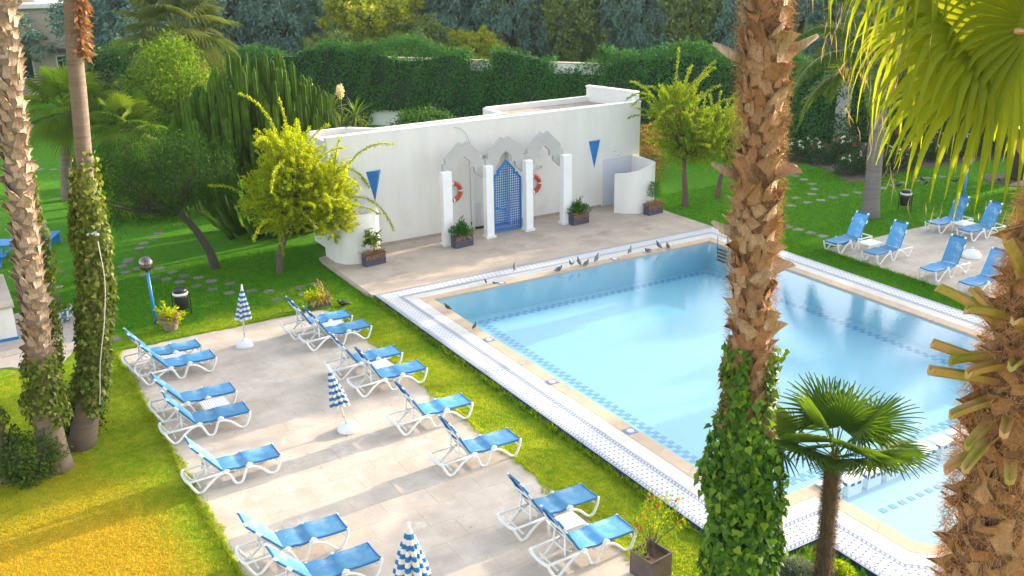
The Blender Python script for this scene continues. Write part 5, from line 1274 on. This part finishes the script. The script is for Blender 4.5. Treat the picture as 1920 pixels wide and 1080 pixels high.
for h_ in heads:
    for k in range(46):
        a = k*2.4; e = R(80-3.0*k); o = obj('strap_leaf', sl, yt); o.location = h_; o.rotation_euler = (r.normal(0, .2), -e, a); s_ = r.uniform(.8, 1.15); o.scale = (s_, 1, 1)
for h_ in ((-1.15, .2, 4.95), (-.05, -.35, 4.9)):
    n_ = 260; P0 = np.zeros(n_); q_ = rdir(n_)*np.array((.15, .15, .26))*r.uniform(.5, 1.25, n_)[:, None]; tag(obj('flower_plume', cloud_mesh('flower_plume', T_DIAMOND, np.array(h_)+q_, unit(q_+rdir(n_)), rdir(n_), .09, .06, M_PLUME), yt), kind='stuff')
    m_ = MB(); m_.tube([(h_[0]*.8, h_[1]*.8, 3.2), h_], .03, 6); m_.build('flower_stalk', M_BARK, yt)

# ---- candelabra cactus
ct = thing('candelabra_cactus', 'huge dark candelabra cactus of upright ribbed stems behind the yellow green tree', 'cactus', (11.1, 38.3, LZ))
def cactus_stem(seed):
    r = np.random.RandomState(seed); mb = MB(); v = []; K = 12; Rn = 10; b_ = r.uniform(.1, .3)
    for i in range(Rn+1):
        s = i/Rn; rr_ = .5*min(1, .55+s*2)*(math.sqrt(max(0, 1-((s-.94)/.06)**2)) if s > .94 else 1)*(1+.06*math.sin(s*23+seed)); rr_ = max(rr_, .02)
        ox = b_*(1-(1-s)**2) if s < .5 else b_*.75+b_*.1*(s-.5); ox = b_*min(1, s*2.2)**.6
        for j in range(K): a = 2*math.pi*j/K; w_ = 1.15 if j % 2 == 0 else .62; v.append((ox+.0+rr_*w_*.18*math.cos(a), rr_*w_*.18*math.sin(a), s))
    mb.add(v, [(i*K+j, i*K+(j+1) % K, (i+1)*K+(j+1) % K, (i+1)*K+j) for i in range(Rn) for j in range(K)]+[tuple(range(Rn*K, Rn*K+K))])
    return mb.mesh('cactus_stem', M_CACT, False)
CS = [cactus_stem(k) for k in range(4)]; r = np.random.RandomState(19); lower = MB(); cnt = 0
for k in range(285):
    a = r.uniform(0, 6.283); q_ = math.sqrt(r.uniform(0, 1)); rx, ry = 3.1, 1.9
    px, py = rx*q_*math.cos(a), ry*q_*math.sin(a); px, py = px*.86+py*.5, -px*.51+py*.86
    lat = px*.86-py*.51
    ztop = 7.65-1.5*q_*q_-.28*max(0, lat)-.45*max(0, -lat); tip = ztop*(r.uniform(.78, 1.0) if k % 3 else r.uniform(.40, .85)); ln = r.uniform(1.3, 2.6); tip = max(tip, 1.6); ln = min(ln, tip-.2)
    o = obj('cactus_stem', CS[k % 4], ct); w_ = r.uniform(.95, 1.4); o.location = (px, py, tip-ln); o.scale = (w_, w_, ln); o.rotation_euler = (0, 0, math.atan2(py, px)+r.normal(0, .5))
    if k % 6 == 0: lower.tube([(px*.55+r.normal(0, .15), py*.55+r.normal(0, .15), -.1), (px*.8, py*.8, (tip-ln)*.4), (px, py, tip-ln+.1)], [.14, .11, .08], 8)
lower.build('lower_limbs', M_CACT, ct, True)

# ---------------------------------------------------------------- garden wall, hedge, woods
hp = [(10, 69), (24.5, 58.6), (34, 46.5), (41.2, 38.9), (48, 36.2), (56, 33), (70, 30)]
gw = thing('garden_wall', 'white garden wall mostly smothered by the long green hedge', 'wall', (hp[0][0], hp[0][1], LZ)); mb = MB()
for a, b_ in zip(hp[:-1], hp[1:]): wallseg(mb, a, b_, .35, LZ, 4.08)
mb.build('wall_body', M_WALL, gw, origin=gw.location); mb = MB()
for i, (a, b_) in enumerate(zip(hp[:-1], hp[1:])): wallseg(mb, (a[0], a[1]-.06), (b_[0], b_[1]-.06), .47, 4.082+.002*i, 4.14+.002*i)
mb.build('wall_cap', M_TANW, gw, origin=gw.location)
hd = thing('hedge', 'long tall dark green hedge of small leaves across the back of the garden', 'hedge', (hp[0][0], hp[0][1], LZ)); r = np.random.RandomState(23)
Pc, Oc = [], []; core = MB()
seg = [(np.array(a), np.array(b_)) for a, b_ in zip(hp[:-1], hp[1:])]
for a, b_ in seg:
    ln = np.linalg.norm(b_-a); u_ = (b_-a)/ln; fr_ = np.array((u_[1], -u_[0])); n_ = int(ln*1150)
    s = r.uniform(-.3, ln+.3, n_); z = r.uniform(0, 1, n_)**.85
    xw = a[0]+u_[0]*s
    hh = 4.62+.35*np.sin(xw*.55)+.25*np.sin(xw*1.7+1)-.75*((xw > 28.9) & (xw < 29.7))-.75*((xw > 32.2) & (xw < 33.8))+.35*r.uniform(-1, 1, n_)
    keep = ~(((xw > 28.9) & (xw < 29.7) | (xw > 32.2) & (xw < 33.8)) & (z*hh > 3.62+.15*np.sin(xw*9)) & (r.uniform(0, 1, n_) < .9))
    keep &= ~((xw > 24.6) & (xw < 26.0) & (z*hh < .9)) & ~((xw > 43.6) & (xw < 44.2) & (z*hh > 1.6) & (z*hh < 3.2) & (r.uniform(0, 1, n_) < .8))
    topm = r.uniform(0, 1, n_) < .30; d_ = .28+.16*np.sin(s*1.3+z*5)+.12*np.sin(s*3.1-z*7)+r.uniform(-.12, .25, n_)
    d_ = np.where(topm, r.uniform(-.5, .4, n_), d_); zz_ = np.where(topm, hh+r.uniform(-.2, .15, n_), z*hh)
    P = np.stack([a[0]+u_[0]*s+fr_[0]*d_, a[1]+u_[1]*s+fr_[1]*d_, zz_], 1)[keep]; o_ = np.where(topm[keep, None], np.array((0, 0, 1.0)), np.array((fr_[0], fr_[1], .25)))
    Pc.append(P); Oc.append(o_)
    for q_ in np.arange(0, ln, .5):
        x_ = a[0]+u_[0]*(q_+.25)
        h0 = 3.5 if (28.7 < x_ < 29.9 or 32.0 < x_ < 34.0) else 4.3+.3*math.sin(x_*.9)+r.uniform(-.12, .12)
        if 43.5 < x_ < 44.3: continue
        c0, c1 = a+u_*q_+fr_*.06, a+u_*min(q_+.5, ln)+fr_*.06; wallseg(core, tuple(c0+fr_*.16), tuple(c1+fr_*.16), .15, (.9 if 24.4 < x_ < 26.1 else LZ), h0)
P = np.concatenate(Pc)-np.array(hd.location); o_ = np.concatenate(Oc); n_ = len(P)
obj('foliage', cloud_mesh('hedge_leaf', T_DIAMOND, P, unit(o_*.3+rdir(n_)*.7+np.array((0, 0, -.5))), unit(o_+rdir(n_)*.55), .17*r.uniform(.6, 1.25, n_), .105, M_HEDGE), hd)
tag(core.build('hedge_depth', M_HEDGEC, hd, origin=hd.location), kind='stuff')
r = np.random.RandomState(29)
def wood_crown(seed, kind):
    """a tall crown about 1 unit wide and 1 high, made of drooping leaf clusters"""
    r = np.random.RandomState(seed); ncl = 330; q_ = rdir(ncl); rad = r.uniform(.72, 1.0, ncl)
    lob = 1+.22*np.sin(q_[:, 0]*5+seed)*np.cos(q_[:, 2]*6+seed*2)+.15*np.sin(q_[:, 1]*8+seed)
    C = q_*rad[:, None]*lob[:, None]*np.array((.5, .5, .5)); per = 44
    P = np.repeat(C, per, 0)+r.normal(size=(ncl*per, 3))*.032; o_ = np.repeat(q_, per, 0)
    d = unit(o_*.5+rdir(len(P))*.7+np.array((0, 0, -.5 if kind == 0 else -.1)))
    return cloud_mesh('crown', T_DIAMOND, P, d, unit(o_+rdir(len(P))*.7+np.array((0, 0, .3))), .052*r.uniform(.6, 1.3, len(P)), .020 if kind == 0 else .030, (M_WOOD1, M_WOOD2, M_WOOD3)[kind])
WC = {k: [wood_crown(40+k*5+j, k) for j in range(2)] for k in range(3)}
mb = MB(); mb.tube([(0, 0, -.05), (.01, 0, .3), (-.01, .01, .6), (.02, 0, 1.0)], [.035, .028, .02, .008], 8)
for k in range(5): a = k*1.3; mb.tube([(0, 0, .35+.08*k), (.12*math.cos(a), .12*math.sin(a), .55+.08*k), (.3*math.cos(a), .3*math.sin(a), .75+.05*k)], [.018, .012, .004], 5)
wt_me = mb.mesh('wood_trunk', M_BARKD, True)
KN = ('blue green', 'olive green', 'golden green')
def wood(x, y, w_, z0, z1, kind, lab, rz=0.0):
    if y > 39: z1 = 1+(z1-1)*.70
    t = thing('tall_tree', lab, 'tree', (x, y, LZ), rz, 'tall trees behind the hedge')
    o = obj('trunk', wt_me, t); o.scale = (z1*.9, z1*.9, z1*.9)
    o = obj('crown', WC[kind][int(x) % 2], t); o.location = (0, 0, (z0+z1)/2); o.scale = (w_, w_, (z1-z0)*1.0)
for a in ((3.5, 88, 11, 1, 12, 0, 'dark tree at the far left behind the tan house'), (13.5, 76, 9, 1, 13, 0, 'dark blue green tree just right of the slim palm trunk'), (11, 70, 5, .8, 6.5, 1, 'mid green round tree beside the slim palm trunk'),
    (20, 77, 8.5, 1, 14, 0, 'blue green tree behind the silvery fan palm'), (24.5, 75, 7, 1, 13, 0, 'blue green tree above the cactus tips'), (25.5, 66.5, 4.5, 1, 7.2, 1, 'olive tree against the hedge just right of the cactus'),
    (29.5, 69.5, 6.5, 2.2, 11.5, 2, 'golden sunlit tree left of the middle of the backdrop'), (31.5, 66, 4.8, 1.5, 7.8, 1, 'olive crown in front of the golden sunlit tree'), (34.6, 62.8, 3.6, 2, 6.8, 2, 'small golden bush like tree right of the golden sunlit tree'),
    (36.5, 72, 8, 1, 14, 0, 'tall dark blue green tree right of the golden tree'), (40.5, 67.5, 7.2, 1, 13, 0, 'wide blue green tree behind the middle of the hedge'), (44.5, 65.5, 6.5, 1, 13, 1, 'olive tree right of the middle of the backdrop'),
    (48, 62, 6.6, 1, 14, 0, 'blue green tree behind the broken stretch of white wall'), (52, 60, 6.4, .8, 13, 1, 'olive tree with golden gaps left of the central trunk'), (53.5, 55, 6.2, .8, 12, 0, 'pale blue green tree just left of the shaggy central trunk'),
    (57.5, 54, 7, .8, 13, 0, 'dark blue green tree just right of the shaggy central trunk'), (61.5, 51, 7.5, .8, 13, 0, 'dark tree above the feather palm'), (64, 46, 7.5, .8, 13, 1, 'olive tree behind the feather palm crown'),
    (68, 42.5, 8, .8, 13, 0, 'dark tree behind the great drooping leaf'), (74, 40, 9, .8, 14, 1, 'olive tree at the far right edge')):
    wood(*a, rz=(a[0]*1.7) % 6)
# the wood behind, one mass
r = np.random.RandomState(33); n_ = 34000; s = r.uniform(0, 1, n_); X = -40+150*s; Y = 118-62*s+6*np.sin(s*40)+r.uniform(-3, 3, n_); Zz = r.uniform(0, 1, n_)*(9.5+1.5*np.sin(s*55)+1.0*np.sin(s*130))
P = np.stack([X, Y, Zz], 1); tag(obj('far_wood', cloud_mesh('far_wood', T_DIAMOND, P, unit(rdir(n_)+np.array((0, 0, -.4))), unit(rdir(n_)*.7+np.array((-.3, -.8, .3))), 1.15*r.uniform(.6, 1.3, n_), .7, M_WOOD1)), kind='stuff')
# trees beyond the right edge of the picture that throw the long morning shade
for x, y, w_, z0, z1, kd, lab in ((47.5, 27.2, 5.0, 4.6, 11.5, 1, 'broad tree at the right edge with its dark trunk in a round bed'),):
    t = thing('tall_tree', lab, 'tree', (43.6, 26.9, LZ)); o = obj('trunk', wt_me, t); o.scale = (12, 12, 12); o = obj('crown', WC[1][0], t); o.location = (1.0, -.2, 12.2); o.scale = (6.0, 5.0, 5.6)
SHADE = ((49, 18.4, 3.4, 3, 11.2, 1), (50, 29.4, 2.8, 10.7, 15.5, 0), (46.5, 20.8, 4.4, .4, 6.0, 1), (46.5, 24.4, 4.2, .4, 5.8, 0), (56, 31.9, 2.6, .6, 9.2, 1), (60, 31.2, 5.5, .8, 9.6, 0), (54, 33.2, 4.5, .8, 8.2, 1))
for k, (x, y, w_, z0, z1, kd) in enumerate(SHADE):
    wood(x, y, w_, z0, z1, kd, '%s shade tree past the right edge, out of the picture' % ('nearest olive', 'tall bare stemmed', 'squat olive', 'squat blue green', 'narrow', 'broad blue green', 'low broad')[k], k)
# rose bushes
r = np.random.RandomState(37)
rose = None
ROSE_AT = ('at the hedge end of the bed, leftmost', 'at the left edge, halfway to the hedge', 'just left of the feather palm trunk', 'hidden behind the feather palm trunk', 'just right of the feather palm trunk, front row', 'in the front row below the hanging leaf', 'in the front row left of the pale globe lamp', 'in the middle row left of the feather palm', 'in the middle row right of the feather palm',
 'in the middle row below the hanging leaf', 'next to the hedge at the left', 'next to the hedge behind the feather palm', 'next to the hedge below the hanging leaf', 'next to the hedge at the far right', 'at the pointed front corner, left one', 'at the pointed front corner, right one', 'in the front row right of the pale globe lamp', 'in the second row right of the lamp', 'at the right end of the front row', 'in front of the feather palm trunk foot', 'second from the hedge at the left edge', 'in the second row left of the pale globe lamp')
for k in range(22):
    u_ = r.uniform(0, 1); x, y = ((38.4, 36.8), (38.9, 34.6), (39.3, 32.6), (40.6, 32.0), (42.2, 31.9), (44.2, 31.7), (46.3, 31.4), (40.3, 34.2), (42, 33.6), (44, 33.2), (40, 36), (42, 35.4), (44.5, 34.4), (46.5, 33.2), (38.1, 32.1), (39.2, 31.5), (48.5, 30.9), (48.4, 32.4), (50.3, 30.6), (41.2, 31.3), (38.6, 35.7), (45.3, 32.5))[k]
    if rose is None:
        rose = t = thing('rose_bush', 'x', 'rose bush'); n_ = 900; q_ = rdir(n_); q_[:, 2] = np.abs(q_[:, 2])*1.1; P = q_*np.array((.62, .62, .9))*r.uniform(.5, 1.1, n_)[:, None]+np.array((0, 0, .1))
        tag(obj('foliage', cloud_mesh('rose_leaf', T_DIAMOND, P, unit(q_+rdir(n_)), rdir(n_), .15*r.uniform(.6, 1.2, n_), .075, M_ROSE), t), kind='stuff')
        stems(t, [[(0, 0, 0), (.3*math.cos(a), .3*math.sin(a), .5), (.45*math.cos(a), .45*math.sin(a), .95)] for a in range(6)], .02, M_BARK)
    else: t = copy_tree(rose)
    fm = ('white', 'red')[k % 2]
    tag(t, 'low rose bush with %s blooms %s' % (fm, ROSE_AT[k]), 'rose bush', 'rose bushes in the far bed'); t.location = (x, y, LZ); t.rotation_euler.z = k; s_ = r.uniform(.8, 1.25); t.scale = (s_, s_, s_)
    nb = 4; bp_ = np.stack([r.uniform(-.5, .5, nb), r.uniform(-.5, .5, nb), r.uniform(.75, 1.15, nb)], 1); bp_ = np.repeat(bp_, 8, 0)+r.normal(0, .03, (nb*8, 3))
    tag(obj('bloom', cloud_mesh('bloom', T_DIAMOND, bp_, rdir(nb*8), rdir(nb*8), .09, .075, (M_PETAL, M_PETALR)[k % 2]), t), kind='stuff')
# undergrowth round the foot of the left palms
for x, y, rx, h_, lab in ((.62, 21.95, .62, 1.05, 'green bush between the two leaning left palm trunks'), (1.72, 23.9, .75, .95, 'green bush behind the slim palm foot'), (-.35, 22.9, .6, .9, 'green bush at the left picture edge under the leaning palm')):
    tree('leafy_bush', lab, 'bush', (x, y, LZ), [(0, 0, 0), (0, 0, h_*.4)], .04, [((0, 0, h_*.52), (rx, rx*.9, h_*.5))], 90, 40, .085, .05, leafmat('undergrowth_leaf', (.03, .075, .012), (.09, .15, .02), .35), int(x*10)+70, .10, shell=.8)

# ---------------------------------------------------------------- house, kiosk and blue furniture at the left
ho = thing('tan_house', 'tan flat roofed house far behind the left palms', 'house', (9.0, 86, LZ), -.15)
mb = MB(); mb.box(-6.5, 3.2, 0, 7, 0, 6.6); mb.build('wall', M_TANW, ho); mb = MB(); mb.bbox(-6.8, 3.5, -.4, 7.3, 6.602, 6.95, .05); mb.build('roof_edge', M_WALL, ho)
mb = MB(); mb.box(-3.8, -.2, 2, 6, 6.96, 9.4); mb.build('upper_storey', M_TANW, ho)
mb = MB(); mb.box(.2, 3.0, -.30, -.004, 3.2, 3.5); mb.build('canopy', M_BARK, ho)
for x, z in ((1.6, 1.3), (-1.8, 1.3), (-4.6, 1.3)):
    mb = MB(); mb.box(x-.9, x+.9, -.06, -.004, z, z+1.7); w_ = mb.build('window', M_WALL, ho); mb = MB(); mb.box(x-.78, x-.03, -.075, -.062, z+.1, z+1.6); mb.box(x+.03, x+.78, -.075, -.062, z+.1, z+1.6); mb.build('pane', M_GLASS, w_)
ki = thing('white_kiosk', 'low white walled counter with a blue foot stripe at the left edge', 'kiosk', (-1.2, 32.5, LZ))
mb = MB(); mb.bbox(-2.0, 2.40, -1.45, 1.9, 0, 1.05, .02); mb.build('counter', M_WALL, ki); mb = MB(); mb.box(-2.0, 2.42, -1.47, -1.452, .0, .12); mb.box(2.402, 2.42, -1.452, 1.9, 0, .12); mb.build('blue_stripe', M_GATE, ki)
mb = MB(); mb.bbox(-2.1, 2.46, -1.52, 1.96, 1.051, 1.12, .01); mb.build('counter_top', M_TERR, ki); mb = MB(); mb.box(-2.0, 1.9, .6, 1.8, 1.121, 1.75); mb.build('dark_opening', M_BARKD, ki); mb = MB(); mb.bbox(-2.1, 2.0, .5, 1.9, 1.752, 1.86, .01); mb.build('shelf_top', M_STONE, ki)  # dark solid box stands in for the shaded opening below the upper ledge
def plank(mb, x0, x1, y0, y1, z0, z1): mb.bbox(x0, x1, y0, y1, z0, z1, .006)
pt = thing('picnic_table', 'blue slatted picnic table at the left edge beyond the palms', 'table', (1.0, 40.2, LZ), -.5)
for k in range(7):
    mb = MB(); plank(mb, -1.1, 1.1, -.43+.125*k, -.32+.125*k, .72, .755); mb.build('slat', M_BLUEM, pt)
for s in (-1, 1):
    for k in range(3): mb = MB(); plank(mb, -1.1, 1.1, s*.72-.16+.11*k, s*.72-.06+.11*k, .42, .455); mb.build('slat', M_BLUEM, pt)
    mb = MB(); mb.tube([(s*.85, -.75, 0), (s*.85, -.28, .71)], .04, 6); mb.tube([(s*.85, .75, 0), (s*.85, .28, .71)], .04, 6); mb.box(s*.85-.03, s*.85+.03, -.85, .85, .37, .418); mb.build('leg_frame', M_BLUEM, pt)
bn = thing('garden_bench', 'blue slatted bench end beyond the slim ivy clad trunk', 'bench', (3.35, 41.0, LZ), 1.15)
for k in range(4): mb = MB(); plank(mb, -.65, .65, -.22+.115*k, -.12+.115*k, .42, .45); mb.build('slat', M_BLUEM, bn)
for k in range(4): mb = MB(); plank(mb, -.65, .65, .26, .285, .5+.12*k, .6+.12*k); mb.build('slat', M_BLUEM, bn)
for s in (-1, 1): mb = MB(); mb.box(s*.55-.03, s*.55+.03, -.2, .25, .0, .418); mb.box(s*.55-.03, s*.55+.03, .22, .258, .418, .98); mb.build('leg', M_BLUEM, bn)
hc = thing('orange_bowl', 'shallow orange clay disc lying on the grass before the bench', 'bowl', (2.9, 35.5, LZ)); mb = MB(); mb.lathe([(0, 0), (.14, 0), (.16, .04), (.12, .05), (0, .04)], 14); mb.build('bowl', M_TERRA, hc)

# ---------------------------------------------------------------- birds
def bird_mesh(pose, material, s=1.0):
    P = {'stand': [(-.20, .155, .012, .008), (-.13, .165, .030, .016), (-.07, .175, .048, .040), (0, .185, .060, .062), (.06, .205, .056, .060), (.10, .24, .038, .042), (.118, .275, .026, .028), (.128, .305, .027, .027), (.145, .315, .022, .020), (.165, .312, .008, .007), (.182, .306, .003, .003)],
         'low': [(-.20, .055, .012, .008), (-.13, .065, .034, .018), (-.07, .072, .058, .045), (0, .078, .070, .068), (.06, .088, .062, .060), (.10, .11, .040, .042), (.115, .135, .027, .028), (.125, .155, .027, .026), (.143, .162, .021, .020), (.16, .158, .008, .007), (.178, .152, .003, .003)],
         'up': [(-.17, .09, .014, .008), (-.125, .115, .034, .018), (-.08, .14, .056, .042), (-.02, .175, .070, .066), (.035, .215, .062, .064), (.065, .255, .042, .044), (.075, .285, .029, .030), (.085, .308, .029, .028), (.103, .314, .022, .021), (.122, .31, .008, .007), (.137, .304, .003, .003)],
         'peck': [(-.20, .20, .012, .008), (-.13, .195, .030, .016), (-.07, .185, .048, .040), (0, .165, .060, .062), (.06, .145, .054, .056), (.10, .115, .036, .038), (.125, .08, .025, .026), (.14, .055, .026, .025), (.152, .035, .02, .019), (.160, .018, .008, .007), (.166, .004, .003, .003)]}[pose]
    mb = MB(); v = []; K = 10; n_ = len(P)
    for i, (x, z, wy, wz) in enumerate(P):
        a, b_ = P[max(i-1, 0)], P[min(i+1, n_-1)]; tx, tz = b_[0]-a[0], b_[1]-a[1]; l_ = math.hypot(tx, tz); tx, tz = tx/l_, tz/l_
        for j in range(K): q_ = 2*math.pi*j/K; v.append((x-tz*wz*math.sin(q_), wy*math.cos(q_), z+tx*wz*math.sin(q_)))
    mb.add([(x*s, y*s, z*s) for x, y, z in v], [(i*K+j, i*K+(j+1) % K, (i+1)*K+(j+1) % K, (i+1)*K+j) for i in range(n_-1) for j in range(K)]+[tuple(range(K-1, -1, -1)), tuple(range((n_-1)*K, n_*K))])
    lg = MB()
    if pose != 'low':
        for sy in (-1, 1): lg.tube([(.0, sy*.025*s, .15*s), (.005, sy*.028*s, .012), (.035*s, sy*.03*s, .006)], .006*s, 5)
    return mb.mesh('bird_body', material, True), (lg.mesh('bird_leg', M_RUST) if lg.v else None)
BM = {(p, k): bird_mesh(p, mt_, s_) for p in ('stand', 'low', 'up', 'peck') for k, mt_, s_ in (('g', M_PIGEON, 1.0), ('d', M_BIRD, .85), ('b', M_DULLP, .95))}
def bird(x, y, z, rz, pose, kind, lab, group, sc=1.0):
    t = thing('pigeon' if kind == 'g' else 'bird', lab, 'pigeon' if kind == 'g' else 'bird', (x, y, z), rz, group); b_, l_ = BM[(pose, kind)]
    obj('body', b_, t)
    if l_: obj('legs', l_, t)
    t.scale = (sc, sc, sc)
G1, G2, G3 = 'grey pigeons along the far pool edge', 'small dark birds by the pool', 'dark birds on the right lawn'
for x, ps, rz, lab in ((18.05, 'low', .1, 'grey pigeon crouching leftmost of the five on the far pool edge'), (18.60, 'stand', 3.6, 'plump grey pigeon second of the five on the far pool edge, by the croucher'), (18.92, 'up', 1.4, 'upright grey pigeon in the middle of the five on the far pool edge'), (19.22, 'low', .4, 'small huddled grey pigeon fourth of the five on the far pool edge'),
    (19.68, 'up', .5, 'grey pigeon stretching its neck rightmost of the five on the far pool edge'), (21.15, 'stand', .6, 'grey pigeon leaning forward leftmost of the four near the ladder end'), (22.00, 'low', 3.3, 'flat lying grey pigeon second of the four near the ladder end'), (22.50, 'up', 1.8, 'tall upright grey pigeon third of the four near the ladder end'), (22.95, 'low', 1.2, 'round huddled grey pigeon nearest the pool ladder')):
    bird(x, 27.22, .004, rz, ps, 'g', lab, G1, 1.05)
bird(12.95, 25.8, .004, 2.6, 'up', 'd', 'dark bird standing on the left pool coping near the far corner', G2, 1.0); bird(12.88, 23.95, .004, .6, 'stand', 'd', 'dark bird on the left pool coping facing the water', G2, .9)
bird(16.75, 28.05, .002, 1.0, 'up', 'b', 'brownish bird standing on the tiled strip in front of the terrace', G2, .95); bird(15.25, 27.45, .002, 1.5, 'up', 'd', 'tiny dark bird on the pale slabs left of the brownish bird', G2, .6); bird(15.5, 27.3, .002, 2.0, 'low', 'd', 'tiny dark bird hunched on the coping by the skimmer lid', G2, .5)
bird(10.52, 28.4, LZ, 2.9, 'low', 'd', 'black bird on the grass beside the dead planter behind the right row', G2, 1.6)
for k, (x, y, ps, lab) in enumerate(((37.4, 30.26, 'peck', 'dark bird on the right lawn left of the feather palm trunk'), (38.1, 30.06, 'peck', 'dark bird pecking just right of the feather palm trunk'), (38.9, 29.9, 'stand', 'dark bird on the lawn by the point of the rose bed'), (38.19, 29.1, 'low', 'dark bird crouching on the lawn straight above the far litter bin'), (39.6, 28.9, 'stand', 'dark bird of the pair by the stepping stones, the farther one'), (39.4, 28.5, 'peck', 'dark bird of the pair by the stepping stones, the nearer one'), (40.6, 27.9, 'stand', 'dark bird alone on the lawn left of the pale globe lamp'), (42.6, 27.0, 'peck', 'dark bird on the lawn right of the pale globe lamp'))):
    bird(x, y, LZ, k*1.9, ps, 'd', lab, G3, 1.25)

# ---------------------------------------------------------------- grass blades
r = np.random.RandomState(41)
def grass(n_, x0, x1, y0, y1, h_, w_):
    P = np.stack([r.uniform(x0, x1, n_), r.uniform(y0, y1, n_), np.full(n_, LZ-.004)], 1); return P, h_*r.uniform(.5, 1.3, n_), np.full(n_, w_)
G_ = [grass(190000, -3.5, 3.55, 12, 30, .045, .020), grass(30000, -4.5, 3.55, 30, 36, .05, .035), grass(46000, 10.02, 11.63, 8.5, 28.9, .050, .022), grass(38000, 3.5, 11.5, 28.46, 36, .055, .032), grass(26000, 26.32, 27.78, 12, 29, .085, .03), grass(60000, 26.4, 42, 24.1, 34, .06, .045), grass(5000, 11.7, 13.3, 8.2, 11.05, .16, .02)]
edge = [grass(5200, 3.42, 3.62, 9, 28.6, .12, .016), grass(5200, 9.93, 10.12, 9, 28.6, .11, .016), grass(2600, 11.50, 11.62, 8.4, 28.5, .17, .014), grass(2600, 3.5, 9.9, 28.42, 28.58, .12, .016), grass(3000, 26.33, 26.50, 12, 28.5, .15, .018), grass(2600, 27.62, 27.85, 12, 24.2, .18, .018), grass(900, 27.7, 35, 24.08, 24.25, .13, .02)]
P = np.concatenate([g_[0] for g_ in G_+edge]); H_ = np.concatenate([g_[1] for g_ in G_+edge]); W_ = np.concatenate([g_[2] for g_ in G_+edge])
ok = ~((P[:, 0] > .5) & (P[:, 0] < 3.0) & (P[:, 1] > 28.3) & (P[:, 1] < 33.4)) & ~((P[:, 0] > 38) & (P[:, 1] > 31.2)); P, H_, W_ = P[ok], H_[ok], W_[ok]; n_ = len(P)
d = unit(np.stack([r.normal(0, .55, n_), r.normal(0, .55, n_), np.ones(n_)], 1))
tag(obj('grass', cloud_mesh('grass', T_GRASS, P, d, unit(np.stack([r.normal(size=n_), r.normal(size=n_), 0*P[:, 0]], 1)), H_, W_, M_BLADE)), kind='stuff')
# weeds along the foot of the tiled strip
P = np.stack([r.uniform(11.5, 11.6, 260), r.uniform(9, 28.4, 260), np.full(260, LZ)], 1); P = np.repeat(P, 7, 0)+r.normal(0, .03, (1820, 3))*np.array((1, 1, 0))
tag(obj('weeds', cloud_mesh('weed_leaf', T_DIAMOND, P, unit(rdir(1820)*.7+np.array((0, 0, 1.0))), rdir(1820), .16*r.uniform(.5, 1.3, 1820), .035, M_BROAD)), kind='stuff')
# ragged turf creeping over the slab edges, and a little leaf litter
r = np.random.RandomState(51)
def fringe(n_, line, amp):
    t_ = r.uniform(0, 1, n_); (xa, ya), (xb, yb), (ix, iy) = line; ln = math.hypot(xb-xa, yb-ya); s_ = t_*ln
    w_ = amp*np.clip(.45+.5*np.sin(s_*2.3)+.35*np.sin(s_*5.9+1)+.3*np.sin(s_*13.1), 0, 1.4)*r.uniform(-.3, 1, n_)
    return np.stack([xa+(xb-xa)*t_+ix*w_, ya+(yb-ya)*t_+iy*w_, np.full(n_, -.105)], 1)
P = np.concatenate([fringe(9000, ((3.5, 9), (3.5, 28.5), (1, 0)), .14), fringe(9000, ((10.05, 9), (10.05, 28.5), (-1, 0)), .20), fringe(3000, ((3.5, 28.5), (10, 28.5), (0, -1)), .10), fringe(4000, ((27.75, 12), (27.75, 24.1), (1, 0)), .12)]); n_ = len(P)
tag(obj('turf_fringe', cloud_mesh('turf_fringe', T_GRASS, P, unit(np.stack([r.normal(0, .6, n_), r.normal(0, .6, n_), np.ones(n_)], 1)), unit(np.stack([r.normal(size=n_), r.normal(size=n_), 0*P[:, 0]], 1)), .05*r.uniform(.5, 1.4, n_), .024, M_BLADE)), kind='stuff')
n_ = 420; P = np.concatenate([np.stack([r.uniform(3.6, 10, 260), r.uniform(9, 28.4, 260), np.full(260, -.092)], 1), np.stack([r.uniform(11.8, 26, 160), r.uniform(28.6, 33.3, 160), np.full(160, .006)], 1)])
tag(obj('fallen_leaves', cloud_mesh('fallen_leaf', T_DIAMOND, P, unit(rdir(n_)*np.array((1, 1, .12))), unit(rdir(n_)*.25+np.array((0, 0, 1.0))), .055*r.uniform(.5, 1.3, n_), .022, M_DRY)), kind='stuff')

# ---------------------------------------------------------------- morning haze
mt = bpy.data.materials.new('haze'); mt.use_nodes = True; N = mt.node_tree.nodes; L = mt.node_tree.links; N.clear()
out = N.new('ShaderNodeOutputMaterial'); pv = N.new('ShaderNodeVolumePrincipled')
pv.inputs['Color'].default_value = (.78, .90, 1.0, 1); pv.inputs['Density'].default_value = .00018; pv.inputs['Anisotropy'].default_value = .2
L.new(pv.outputs[0], out.inputs['Volume'])
hz = MB(); hz.box(-90, 140, -60, 160, -2.2, 19.5); tag(hz.build('haze', mt), kind='stuff')
